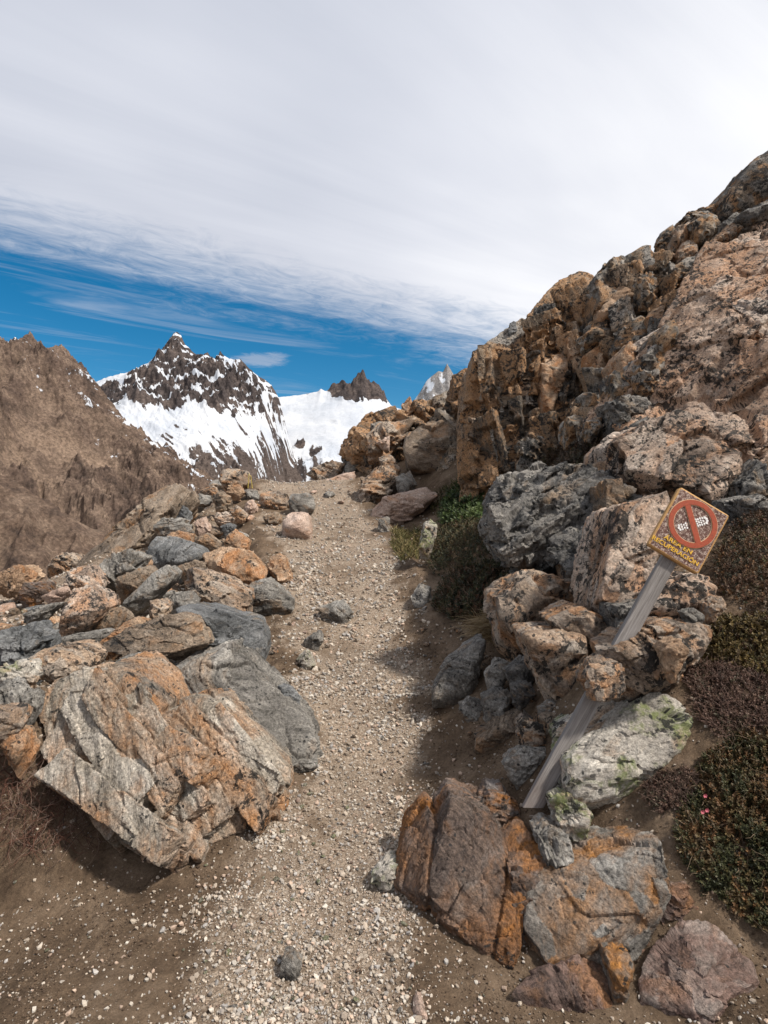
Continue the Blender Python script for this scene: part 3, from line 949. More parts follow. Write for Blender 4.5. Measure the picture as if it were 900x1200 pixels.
R_('boulder', 'tan', 'tan boulder with a slanting ledge left of the sign post', "614,746 626,741 660,741 684,741 703,750 709,772 691,800 676,816 660,816 652,804 625,763", Y=3.0, T=.5, lean=.2, bulge=.12, amp=.6)
R_('boulder', 'tan', 'pointed tan block resting on the ledge boulder left of the post', "641,726 664,715 686,708 701,718 721,744 714,756 700,753 664,745", Y=3.2, T=.4, lean=.4, bulge=.25, amp=.6)
R_('boulder', 'tan', 'wide tan and grey boulder beside the dry grass tuft', "582,703 596,691 620,679 640,675 660,678 685,683 691,696 672,714 642,730 634,745 616,752 610,768 596,762 586,728", Y=3.5, T=.7, lean=.3, bulge=.12, amp=.8)
R_('boulder', 'salmon', 'tall orange topped boulder just left of the sign board', "729,592 768,562 779,566 788,588 764,639 770,665 750,704 730,732 703,711 713,645", Y=2.95, T=.6, lean=.25, bulge=.12, amp=.6)
R_('boulder', 'salmon', 'pale pink boulder right under the sign board', "757,714 768,704 787,686 819,670 845,677 839,707 800,716", Y=2.72, T=.35, lean=.4, bulge=.15, amp=.6)
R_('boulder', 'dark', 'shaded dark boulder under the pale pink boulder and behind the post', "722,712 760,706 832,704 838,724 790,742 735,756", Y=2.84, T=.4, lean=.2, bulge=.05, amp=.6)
R_('rock', 'tan', 'small tan rock at the right end of the pale pink boulder', "827,707 846,697 850,709 832,720", Y=2.62, T=.1, bulge=.25)
R_('stone', 'grey', 'little flat grey stone on the mossy edge under the sign board', "802,718 816,713 829,723 815,727", Y=2.5, T=.08, bulge=.25)
# ---- grey outcrop in the middle right
o12 = [HB("577,606 600,593 622,591 629,610 621,642 596,652 580,636", Y=5.2, T=.8, bulge=.12, lean=.15, seed=41), HB("575,590 596,556 618,558 623,580 616,594 580,600", Y=5.7, T=.8, bulge=.15, lean=.2, seed=42),
       HB("626,566 660,544 682,544 700,556 688,582 656,608 626,608", Y=5.3, T=1.0, bulge=.12, lean=.3, seed=43),
       HB("655,619 680,595 700,561 710,567 714,600 700,618 672,640 661,636", Y=4.7, T=.7, bulge=.15, lean=.3, seed=44), HB("620,654 640,625 656,625 660,645 640,664 624,672", Y=4.5, T=.6, bulge=.15, lean=.2, seed=45),
       HB("677,648 704,619 722,618 722,654 704,670 680,664", Y=4.0, T=.8, bulge=.12, lean=.2, seed=46), HB("610,660 622,590 700,590 700,660", Y=5.2, T=.9, bulge=.0, lean=.15, seed=47)]
o12 += blocks(o12, '582,600 600,560 640,550 705,560 712,610 690,650 640,650 600,645', 34, (.16, .42), ((-.4, -.5, .7), (.8, 0, .55)), 141, (1.5, 1.0, .6), .3)
UNION('rock_outcrop', 'dark', 'dark grey outcrop with pale lichen crust between the heath and the sign', o12, .013, amp=.7, bed=((-.4, -.5, .7), (.8, 0, .55)), L=.45, seed=41, cat='rock outcrop', crack=(.03, .05))
R_('stone', 'pale', 'pale bone like stone lying on the dark grey outcrop', "667,567 676,563 690,572 686,577", Y=4.75, T=.06, bulge=.2, p=10)
R_('rock', 'orange', 'squared orange block perched at the right end of the dark grey outcrop', "703,541 732,531 737,556 711,558", Y=4.7, T=.3, bulge=.15)
R_('rock', 'brown', 'brown upright rock under the squared orange block', "709,560 735,558 738,612 726,645 714,622", Y=4.4, T=.4, bulge=.12)
R_('rock', 'tan', 'low tan rock between the dark outcrop and the wide tan boulder', "660,656 676,647 688,654 692,672 668,674", Y=4.0, T=.3, bulge=.2)
R_('rock', 'brown', 'brown rock filling the gap left of the tall orange topped boulder', "690,680 706,664 716,690 712,716 700,716", Y=3.4, T=.3, bulge=.15)
# ---- scree stones between the trail and the sign
g = 'grey rubble stones left of the sign post foot'
R_('rock', 'grey', 'long pale grey rock with a flat top pointing into the trail', "507,800 530,775 556,754 574,740 571,755 562,786 553,810 534,820 507,820", Y=3.75, T=.3, bulge=.15, amp=.6, group=g)
R_('rock', 'grey', 'low grey rock just right of the long pale rock', "538,831 556,816 569,828 562,846", group=g)
R_('rock', 'grey', 'dark rounded rock at the upper left of the grey rubble', "569,790 585,771 601,779 596,791 578,810", group=g)
R_('rock', 'dark', 'dark rock at the top of the grey rubble below the wide tan boulder', "591,787 617,768 630,782 617,806", group=g)
R_('rock', 'grey', 'flat grey rock in the middle of the grey rubble', "565,819 595,803 603,818 583,840 573,840", group=g)
R_('rock', 'brown', 'low rock with an orange patch lying lowest left in the grey rubble', "557,868 588,842 613,832 613,853 588,864", group=g)
R_('rock', 'tan', 'tall tan grey rock beside the lower end of the sign post', "609,849 622,834 633,848 645,876 617,889 612,864", group=g)
R_('rock', 'grey', 'wide grey rock touching the left side of the sign post foot', "589,898 610,876 642,881 637,902 612,909", group=g)
R_('rock', 'brown', 'brown grey rock behind the lower half of the sign post', "631,839 662,837 657,858 644,874 635,860", Y=2.85, group=g)
R_('rock', 'grey', 'small grey rock beneath the ledge boulder left of the post', "631,831 649,820 656,833", group=g)
R_('rock', 'dark', 'flat dark rock in the grey rubble below the top dark rock', "597,802 622,800 628,813 607,818", group=g)
R_('rock', 'grey', 'grey rock right of the post between its lower half and the lichen boulder', "664,858 680,842 692,850 684,872 668,880", Y=2.66, group=g)
R_('rock', 'orange', 'pink orange stone on the trail edge behind the rusty slate', "562,934 572,925 596,928 588,940", Y=2.6, T=.08)
# ------------------------------------------------------------------ the cliff right of the trail
CLAMP[0] = False
bedC = ((.5, -.75, .25), (.1, .2, 1))
lb = [HB("554,412,9.9 572,400,10 600,405,9.9 612,440,9.7 604,507,9.3 598,550,9.1 582,584,9 562,587,9.2 553,540,9.5 549,475,9.7", T=2.2, bulge=.12, seed=51),
      HB("598,402,10 640,375,10.2 672,385,10 645,412,9.6 640,475,9.2 640,500,9.0 650,530,8.7 627,560,8.7 600,552,9 600,475,9.5", T=2.4, bulge=.08, seed=52),
      HB("618,369,10.4 645,347,10.6 652,330,10.7 680,317,10.8 692,325,10.8 706,327,10.7 702,362,10.3 684,375,10.1 645,382,10.2", T=1.8, bulge=.12, seed=53),
      HB("560,408,10.4 590,390,10.6 622,366,10.6 640,380,10.3 600,412,10.1", T=1.6, bulge=.1, seed=54),
      HB("640,380,10 700,360,10 720,400,9.6 716,500,8.9 690,535,8.6 650,530,8.8 636,470,9.3", T=2, bulge=-.06, seed=55),
      HB("600,410 640,400 648,450 610,460", Y=9.35, T=.8, bulge=.15, seed=56), HB("600,455 632,450 636,500 605,510", Y=9.1, T=.8, bulge=.15, seed=57),
      HB("566,420 600,425 604,470 574,480", Y=9.5, T=.8, bulge=.15, seed=58)]
lb += blocks(lb, '562,450 600,430 640,400 665,350 696,345 705,480 655,540 590,580 560,580', 170, (.24, .80), ((.75, -.6, .1), (.05, .12, 1)), 151, (1.5, 1.0, .75), .2)
UNION('rock_buttress', 'cliff', 'tall brown rock buttress rising left of the dark gully above the trail', lb, .018, amp=.24, cellf=1.5, bed=bedC, L=.8, seed=51, cat='cliff', crack=(.075, .13))
gl = [HB("700,330,10.2 775,300,9.8 830,300,9 815,380,8.4 780,470,7.6 760,530,7.2 690,545,8.4 690,420,9.6", T=2, bulge=-.02, seed=61),
      HB("700,520,8 760,480,7.4 780,520,6.4 740,560,5.8 690,560,6.6", T=1.5, bulge=-.02, seed=62)]
gl += blocks(gl, '705,365 775,325 812,330 780,470 700,545 690,420', 100, (.26, .75), ((.7, -.6, .2), (.05, .15, 1)), 161, (1.5, 1.0, .8), .35)
UNION('rock_wall', 'cliff', 'dark fractured rock wall at the back of the gully', gl, .02, amp=.26, cellf=1.5, bed=bedC, L=.8, seed=61, cat='cliff', crack=(.08, .14))
rs = [HB("770,455,6.2 793,405,6.6 824,382,6.8 850,366,7 915,368,6.8 960,400,6.5 960,530,5.4 905,522,5 864,516,4.9 820,488,5.3 776,488,5.6", T=1.6, bulge=.05, seed=71),
      HB("822,326,7.8 855,284,8.2 882,271,8.3 905,262,8.3 960,260,8.3 960,385,7 850,376,7.1 806,380,7.2", T=1.8, bulge=.05, seed=72),
      HB("802,353,7.6 824,332,7.7 846,328,7.7 856,368,7.2 822,392,7 790,412,6.9", T=1.2, bulge=.1, seed=73),
      HB("776,460,6 800,452,5.9 806,474,5.6 782,492,5.5", T=.6, bulge=.2, seed=74), HB("812,420 850,405 894,412 890,440 850,460 815,452", Y=5.95, T=.6, bulge=.1, lean=.3, seed=75)]
rs += [HB('765,318 800,285 850,262 905,240 905,300 800,345', Y=9.7, T=1.5, bulge=.0, seed=76)]
rs += blocks(rs, '780,460 800,405 850,330 880,275 930,270 930,510 865,510 820,485', 46, (.4, 1.3), ((-.5, -.62, .6), (.7, 0, .7)), 171, (1.4, 1.1, .5), .2)
UNION('rock_slope', 'salmon', 'large pinkish sloping rock face peppered with black lichen at the right edge', rs, .016, amp=.32, cellf=1.3, crack=(.05, .085), bed=((-.45, -.6, .6), (.7, 0, .7)), L=1.1, seed=71, cat='cliff')
R_('boulder', 'salmon', 'rounded lichen crusted boulder directly above the sign board', "731,514 762,490 796,478 820,488 857,513 866,527 868,560 855,592 824,586 778,567 737,555", Y=4.1, T=1.1, lean=.35, bulge=.18, amp=.6, level=6)
R_('rock', 'dark', 'dark angular rock at the right edge behind the sign', "869,566 897,534 912,560 912,588 871,578", Y=3.9, T=.5, bulge=.2)
R_('rock', 'dark', 'low dark rock on the heath right of the sign', "868,585 900,578 912,598 880,602", Y=3.6, T=.4, bulge=.2)
R_('boulder', 'cliff', 'huge smooth boulder at the very top right of the cliff', "850,234 864,210 878,186 900,166 935,158 955,215 905,217 884,240 864,242", Y=8.6, T=1.6, lean=.3, bulge=.3, amp=.45, p=10)
R_('rock_slab', 'dark', 'dark flat slab under the huge smooth top boulder', "868,249 905,231 940,228 940,252 880,258", Y=8.3, T=1.2, bulge=.2)
g = 'blocks along the skyline of the cliff'
R_('rock', 'cliff', 'leaning upright block at the lower end of the skyline row', "773,282 778,268 789,261 794,267 785,293 777,295", Y=9.2, group=g)
R_('rock', 'tan', 'pointed tan block second in the skyline row', "786,286 791,266 807,259 817,271 798,283", Y=9.0, group=g)
R_('rock', 'cliff', 'broad grey brown block at the upper end of the skyline row', "810,260 833,248 848,260 842,271 818,281", Y=8.8, group=g)
R_('rock_slab', 'cliff', 'long thin capping slab along the top of the skyline row', "790,262 811,246 833,241 847,237 855,240 840,252 815,260", Y=9.2, group=g)
R_('rock_slab', 'tan', 'long tan slab with a square orange end below the skyline row', "820,293 855,263 882,247 886,264 855,282 831,296", Y=8.5, group=g)
R_('rock', 'tan', 'tan triangular block left under the skyline row', "761,313 775,294 792,297 794,313 782,330 764,318", Y=9.0, group=g)
R_('rock', 'tan', 'small tan block in the middle under the skyline row', "794,295 804,281 815,281 819,295 795,304", Y=8.8, group=g)
R_('rock', 'cliff', 'grey block bordering the gully under the skyline row', "790,313 822,292 823,317 795,330", Y=8.5, group=g)
R_('rock', 'dark', 'dark block wedged below the thin capping slab', "842,262 862,250 880,244 872,262 850,274", Y=8.7, group=g)
CLIFF += [hull_planes(h) for h in lb + gl + rs]
g = 'jointed blocks of the cliff'
R_('boulder', 'cliff', 'domed brown crag at the head of the gully skyline', "704,315 733,290 758,281 774,284 772,300 762,314 747,328 713,348 701,358", Y=9.50, T=1.8, bulge=.25, group=g)
R_('boulder', 'orange', 'arched orange block on the left wall of the gully top', "700,369 713,343 733,329 748,335 748,354 722,376 704,381", Y=9.00, T=1.0, bulge=.3, p=12, amp=.7, group=g)
R_('rock', 'cliff', 'angular block right of the arched orange block', "748,326 760,315 774,331 770,347 753,350", Y=8.80, group=g)
R_('rock', 'orange', 'tall narrow orange pillar in the middle of the brown buttress', "636,420 662,404 668,426 660,452 647,478 635,474", Y=8.75, T=.6, bulge=.15, lean=.2, group=g, amp=.7)
R_('boulder', 'cliff', 'rounded bulge at the foot of the brown buttress', "606,522 627,499 651,494 657,522 635,550 610,560", Y=8.20, T=.8, bulge=.25, group=g)
R_('boulder', 'cliff', 'round boulder low in the gully beside the brown buttress', "678,464 695,451 713,465 713,484 685,488", Y=8.30, T=.6, bulge=.35, p=12, group=g)
R_('rock', 'cliff', 'left of two squat blocks at the bottom of the gully wall', "664,492 675,484 688,492 686,509 667,513", Y=8.20, T=.5, bulge=.25, group=g)
R_('rock', 'cliff', 'right of two squat blocks at the bottom of the gully wall', "688,493 705,488 707,502 692,510", Y=8.10, T=.5, bulge=.25, group=g)
R_('boulder', 'orange', 'squarish orange block under the overhanging gully block', "686,416 692,404 712,399 718,412 713,429 692,433", Y=8.70, T=.6, bulge=.3, group=g, amp=.7)
R_('boulder', 'cliff', 'overhanging flat block above the squarish orange block', "684,393 695,383 721,384 722,398 687,408", Y=8.90, T=.8, bulge=.3, group=g)
R_('rock', 'orange', 'slim orange rib beside the tall narrow pillar', "664,393 677,386 683,406 678,434 669,420", Y=8.90, T=.6, bulge=.2, group=g)
R_('boulder', 'orange', 'tall orange column on the right wall of the gully', "723,412 742,397 748,409 745,435 735,448 726,433", Y=8.10, T=.6, bulge=.3, group=g, amp=.7)
R_('boulder', 'cliff', 'tall brown column against the pinkish rock face', "752,416 775,399 785,404 776,437 769,463 751,465 746,440", Y=7.70, T=.8, bulge=.25, group=g)
R_('boulder', 'cliff', 'brown block below the tall orange column', "716,440 724,430 744,441 748,460 722,466", Y=7.80, T=.6, bulge=.25, group=g)
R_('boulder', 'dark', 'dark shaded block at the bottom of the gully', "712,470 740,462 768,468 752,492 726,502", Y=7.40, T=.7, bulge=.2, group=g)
R_('rock', 'orange', 'small orange rock beside the red scrub in the gully', "757,372 768,362 780,356 778,372 764,382", Y=8.40, T=.4, bulge=.25, group=g)
R_('boulder', 'cliff', 'brown block left of the tall brown column in the upper gully', "724,398 735,378 752,368 766,384 752,404 740,400", Y=8.50, T=.7, bulge=.2, group=g)
R_('boulder', 'cliff', 'rounded block between the red scrub and the pinkish rock face', "772,392 790,370 800,378 798,398 782,410", Y=7.70, T=.6, bulge=.25, group=g)
R_('rock', 'dark', 'thin dark shelf of rock at the left edge of the pinkish face', "708,532 736,500 772,480 780,486 744,520 722,540", Y=6.00, T=.5, bulge=.15, group=g)
R_('rock', 'blue', 'tiny dark pinnacle standing on the buttress skyline', "596,392 597,378 605,375 606,388", Y=10.30, T=.12, bulge=.1, group=g, level=4)
# ---- lower rock spur beyond the trail
bedF = ((.2, -.6, .75), (.8, .2, .5))
fr = [HB("404,526 415,503 428,487 463,474 470,490 460,520 428,540", Y=16, T=2.5, bulge=.1, seed=81), HB("480,476 511,463 548,450 557,492 530,492 497,492 474,500", Y=15, T=2.5, bulge=.1, seed=82),
      HB("440,520 470,492 500,480 520,540 480,570 440,560", Y=14.5, T=2, bulge=.0, seed=83), HB("530,440 552,430 570,470 570,560 540,560", Y=12.5, T=2, bulge=.0, seed=84)]
fr += blocks(fr, '420,535 440,510 474,500 512,486 548,478 556,560 445,560', 70, (.4, 1.1), ((.2, -.6, .75), (.8, .2, .5)), 181, (1.4, 1.0, .7), .2)
UNION('rock_spur', 'cliff', 'brown rocky spur closing the view right of the trail crest', fr, .035, amp=.5, crack=(.10, .18), bed=bedF, L=1.1, seed=81, cat='cliff')
g = 'blocks of the rock spur beyond the trail'
R_('boulder', 'brown', 'big rounded grey brown boulder standing in the spur left of the buttress', "472,512 480,500 500,491 532,488 544,500 545,528 534,549 490,556 473,540", Y=12.2, T=1.6, bulge=.22, amp=.5, p=14, group=g)
R_('boulder', 'tan', 'sloping tan block along the left skyline of the spur', "424,514 447,496 490,488 474,509 455,534 428,538", Y=14.3, T=1.2, bulge=.2, group=g)
R_('boulder', 'tan', 'tall cracked block rising directly above the long grey slab', "421,602 423,559 440,548 456,545 467,561 450,583 430,604", Y=11.6, T=1.0, bulge=.2, group=g)
R_('boulder', 'tan', 'tan block topping the tall cracked block', "443,536 457,531 469,548 466,562 450,548", Y=12.4, T=.7, bulge=.25, group=g)
R_('boulder', 'grey', 'small roundish block between the cracked block and the big boulder', "464,558 481,550 490,569 469,580", Y=11.6, T=.6, bulge=.3, group=g)
R_('rock_slab', 'pink', 'long grey pink slab lying at the right edge of the upper trail', "427,606 447,584 500,570 514,580 502,598 452,610", Y=10.4, T=.8, bulge=.12, amp=.7, bed=((.1, -.2, 1), (1, .2, .2)), group=g)
R_('rock_slab', 'pink', 'pale pinkish flat slab at the crest of the trail', "372,566 395,557 415,552 418,562 391,574", Y=14, T=.6, bulge=.25, amp=.5, group=g)
R_('rock', 'tan', 'tan block left of the pale pinkish crest slab', "357,556 372,545 391,539 405,543 388,566", Y=15.5, T=.8, bulge=.2, group=g)
R_('boulder', 'grey', 'rounded grey rock right above the pale pinkish crest slab', "403,545 412,536 426,534 429,546 407,554", Y=15, T=.7, bulge=.3, p=12, group=g)
R_('rock', 'pink', 'small pink triangular rock in the middle of the spur', "440,518 457,510 456,526", Y=13.8, T=.5, bulge=.2, group=g)
R_('rock', 'orange', 'orange upright rock on the skyline of the spur', "470,475 481,463 486,479 476,487", Y=15, T=.6, bulge=.3, group=g)
R_('rock', 'tan', 'round tan rock poking up at the right end of the spur skyline', "541,442 548,432 554,434 553,446", Y=12.6, T=.5, bulge=.3, group=g)
R_('rock', 'grey', 'grey rock at the near tip of the long grey pink slab', "442,609 457,604 456,624 446,624", group=g)
R_('boulder', 'tan', 'brown tan rock low on the left flank of the spur', "404,530 424,520 436,532 420,546", Y=15, T=.8, bulge=.25, group=g)
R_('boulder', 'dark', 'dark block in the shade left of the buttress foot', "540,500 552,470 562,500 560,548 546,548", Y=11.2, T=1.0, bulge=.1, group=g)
R_('rock', 'pale', 'whitish lichened rock between the green grass and the dark heath', "491,640 497,612 508,607 514,616 504,644", Y=7.0, T=.3, bulge=.2)
R_('rock', 'grey', 'small grey rock under the left end of the dark heath', "484,700 492,684 504,690 506,714 490,716", Y=5.9, T=.25, bulge=.3)
# ------------------------------------------------------------------ ground sheet, grit, loose stones
def grit_f(x, y):
    l = np.interp(y, [1.2, 1.72, 2.2, 2.6, 3.5, 5, 8, 14], [(p - 450) / F * q for p, q in ((60, 1.2), (215, 1.72), (275, 2.2), (318, 2.6), (368, 3.5), (335, 5), (318, 8), (300, 14))])
    r = np.interp(y, [1.2, 1.72, 2.2, 2.6, 3.5, 5, 8, 14], [(p - 450) / F * q for p, q in ((540, 1.2), (495, 1.72), (476, 2.2), (488, 2.6), (500, 3.5), (490, 5), (465, 8), (412, 14))])
    n = fbm(np.stack([x * 2.2, y * 1.6, np.zeros_like(x)], 1), 5, 5, .62) * .26 * np.clip(y / 2.5, .7, 2)
    g_ = sstep(-.22, .26, x - l + n) * sstep(-.2, .24, r - x + n * .8)
    bank = sstep(.1, .5, l - x - .2) * sstep(3.0, 4.2, y) * .5
    dust = sstep(-.1, .5, fbm(np.stack([x * 1.1, y * .7, np.zeros_like(x) + 3], 1), 4, 6)) * sstep(3.2, 6, y) * .45
    return np.maximum(g_ * (1 - dust), bank)


def ground_noise(x, y):
    P = np.stack([x, y, np.zeros_like(x)], 1)
    tl, tr = trail_l(y), trail_r(y)
    off = np.maximum(np.maximum(tl - x, x - tr), 0)
    rgh = .25 + np.clip(off * 1.6, 0, 1.6)
    z = fbm(P * 1.3, 4, 41) * .035 * rgh + fbm(P * 6.5, 5, 43, .62) * .011 * (.6 + .5 * rgh) + fbm(P * 24, 4, 48, .6) * .0055 * (.6 + .5 * rgh)
    cr, _, ce, cd = cells(P * 7.0, 44)
    z = z + sstep(.2, .7, perlin(P * .9, 46)) * (cd * .012)
    rut = np.exp(-((x - (tl + tr) * .5) / (.28 * (tr - tl) + .05)) ** 2)
    return z - .035 * rut


def axis(a, b, step, lo, hi, g_):
    v = list(np.arange(a, b, step))
    s = step
    while v[-1] < hi:
        s *= g_
        v.append(v[-1] + s)
    s = step
    w = []
    c = a
    while c > lo:
        s *= g_
        c -= s
        w.append(c)
    return np.array(w[::-1] + v)


def build_ground():
    xs = axis(-2.2, 2.0, .0125, -17, 15, 1.06)
    ys = axis(1.25, 4.0, .0125, -4, 28, 1.035)
    X, Y = np.meshgrid(xs, ys)
    x, y = X.ravel(), Y.ravel()
    z = G(x, y) + ground_noise(x, y)
    out = np.maximum(np.maximum(-13 - x, x - 13), np.maximum(y - 24, -3.2 - y))
    z = z - np.clip(out, 0, 9) ** 1.5 * 3
    n, m = len(xs), len(ys)
    i = (np.arange(m - 1)[:, None] * n + np.arange(n - 1)[None, :]).ravel()
    q = np.stack([i, i + 1, i + n + 1, i + n], 1)
    o = mk('ground', np.stack([x, y, z], 1), [q], ground_mat(), attrs={'grit': grit_f(x, y)})
    tag(o, 'brown dirt and pale grit ground of the climbing footpath', 'ground', kind='structure')
    a = np.linspace(0, 2 * np.pi, 65)[:-1]
    ring = np.stack([9000 * np.cos(a), 9000 * np.sin(a) + 1500, np.full(64, -230.)], 1)
    V = np.r_[ring, [[0, 1500, -230]]]
    o = mk('valley_floor', V, [np.array([[k, (k + 1) % 64, 64] for k in range(64)])], MAT['brown'],
           attrs={'sp': V * .02, 'cell': np.full(65, .5), 'cellb': np.full(65, .5)})
    tag(o, 'valley floor far below the trail', 'valley', kind='structure')


PALE = np.array([(.44, .37, .295), (.38, .315, .25), (.47, .41, .34), (.33, .29, .25), (.43, .32, .245), (.29, .235, .185), (.35, .325, .30), (.50, .45, .385)])


def peb_shapes(level, k, seed):
    out = []
    rng = np.random.default_rng(seed)
    for j in range(k):
        pts = rng.normal(size=(14, 3))
        pts = pts / np.linalg.norm(pts, axis=1)[:, None] * rng.uniform(.75, 1.1, (14, 1)) * np.array([1, rng.uniform(.6, .95), rng.uniform(.45, .75)])
        c, N, D = hull_planes(pts)
        d, Fc = ico(level)
        q = np.maximum(d @ N.T, 0) / D[None]
        r = 1 / ((q ** 14).sum(1) ** (1 / 14))
        out.append((d * r[:, None], Fc))
    return out


def scatter_mesh(name, x, y, size, mat, shapes, colours, seed, sink=.3):
    rng = np.random.default_rng(seed)
    n = len(x)
    z = G(x, y) + ground_noise(x, y)
    pick = rng.integers(0, len(shapes), n)
    Vs, Fs, Cs, off = [], [], [], 0
    for k, (sv, sf) in enumerate(shapes):
        m = np.where(pick == k)[0]
        if not len(m):
            continue
        a = rng.uniform(0, 6.28, len(m))
        ca, sa = np.cos(a), np.sin(a)
        tl = rng.normal(0, .25, (len(m), 2))
        B = sv[None] * (size[m, None, None] * .5)
        bx = B[..., 0] * ca[:, None] - B[..., 1] * sa[:, None]
        by = B[..., 0] * sa[:, None] + B[..., 1] * ca[:, None]
        bz = B[..., 2] + bx * tl[:, :1] + by * tl[:, 1:]
        V = np.stack([bx + x[m, None], by + y[m, None], bz + (z[m] + size[m] * (.28 - sink * .5))[:, None]], -1)
        Vs.append(V.reshape(-1, 3))
        Fs.append((sf[None] + (np.arange(len(m)) * len(sv))[:, None, None] + off).reshape(-1, 3))
        off += V.shape[0] * V.shape[1]
        c = colours[rng.integers(0, len(colours), len(m))] * rng.uniform(.75, 1.15, (len(m), 1))
        Cs.append(np.repeat(c, len(sv), 0))
    return mk(name, np.concatenate(Vs), [np.concatenate(Fs)], mat, smooth=False, attrs={'pc': np.concatenate(Cs)})


def build_gravel():
    rng = np.random.default_rng(77)
    N = 330000
    y = 1.4 * (15 / 1.4) ** (rng.uniform(0, 1, N) ** 1.55)
    x = rng.uniform(-.85, .72, N) * y
    p = .085 + .92 * grit_f(x, y) ** 1.3
    tl, tr = trail_l(y), trail_r(y)
    patch = sstep(-.15, .45, fbm(np.stack([x * 2.5, y * 2.5, x * 0], 1), 3, 9))
    p = p * (.35 + .75 * patch)
    k = rng.uniform(0, 1, N) < p
    x, y = x[k], y[k]
    x, y = x[:80000], y[:80000]
    s = np.exp(rng.normal(math.log(.0125), .58, len(x))) * np.clip(y / 2.4, .85, 3.0)
    s = np.clip(s, .005, .04 * np.clip(y / 2.5, 1, 2.4))
    sh = peb_shapes(1, 9, 5)
    o = scatter_mesh('gravel', x, y, s, PEB, sh, PALE, 6)
    tag(o, 'pale gravel strewn over the footpath', 'gravel', kind='stuff')
    N = 120000
    y = 1.4 * (8 / 1.4) ** (rng.uniform(0, 1, N) ** 1.3)
    x = rng.uniform(-.85, .80, N) * y
    k = (rng.uniform(0, 1, N) < 1.05 - grit_f(x, y)) & (fbm(np.stack([x * 3, y * 3, x * 0 + 4], 1), 3, 10) + rng.normal(0, .25, N) > .05)
    x, y = x[k][:34000], y[k][:34000]
    s = np.clip(np.exp(rng.normal(math.log(.0085), .5, len(x))) * np.clip(y / 2.4, .85, 2.5), .004, .03)
    cl = np.array([(.10, .068, .045), (.14, .098, .066), (.075, .05, .034), (.19, .145, .105), (.12, .08, .05)])
    o = scatter_mesh('soil', x, y, s, PEB, sh, cl, 8)
    tag(o, 'crumbs of brown soil on the dirt', 'soil', kind='stuff')


def loose(name, label, group, polypx, n, smin, smax, mats, seed, level=3, amp=1.0):
    rng = np.random.default_rng(seed)
    poly = []
    for (a, b) in polypx:
        yy = hit(a, b)
        poly.append(((a - 450) / F * yy, yy))
    P = np.array(poly)
    got, tries = 0, 0
    protos = {}
    pl = [tuple(p) for p in poly]
    while got < n and tries < n * 60:
        tries += 1
        # even spread over what one sees, so nearer ground is not starved
        a, b = rng.uniform(min(p[0] for p in polypx), max(p[0] for p in polypx)), rng.uniform(min(p[1] for p in polypx), max(p[1] for p in polypx))
        if not inpoly(np.array([a]), np.array([b]), polypx)[0]:
            continue
        yy = hit(a, b)
        xx = (a - 450) / F * yy
        s = smin * (smax / smin) ** (rng.uniform() ** 1.7) * (yy / 3.0) ** .55
        mt = mats[rng.integers(len(mats))]
        key = (mt, int(rng.integers(6)))
        if key not in protos:
            pts = rng.normal(size=(13, 3))
            pts = pts / np.linalg.norm(pts, axis=1)[:, None] * np.array([1, rng.uniform(.5, .95), rng.uniform(.26, .7) if smax > .08 else rng.uniform(.4, .75)]) * .5 * rng.uniform(.8, 1.05, (13, 1))
            sd = int(rng.integers(1000))
            V, Fc, at = star(pts * .25, level, sd, 16, amp)
            V = V * 4
            at['sp'] = at['sp'] * 1.0
            o = mk(name, V, [Fc], MAT[mt], attrs=at)
            protos[key] = o
        else:
            o = protos[key].copy()
            COL.objects.link(o)
        z = float(G(xx, yy)) + float(ground_noise(np.array([xx]), np.array([yy]))[0])
        o.location = (xx, yy, z + s * .12)
        o.scale = (s, s, s)
        o.rotation_euler = (rng.normal(0, .34), rng.normal(0, .34), rng.uniform(0, 6.28))
        tag(o, label, name, group)
        got += 1


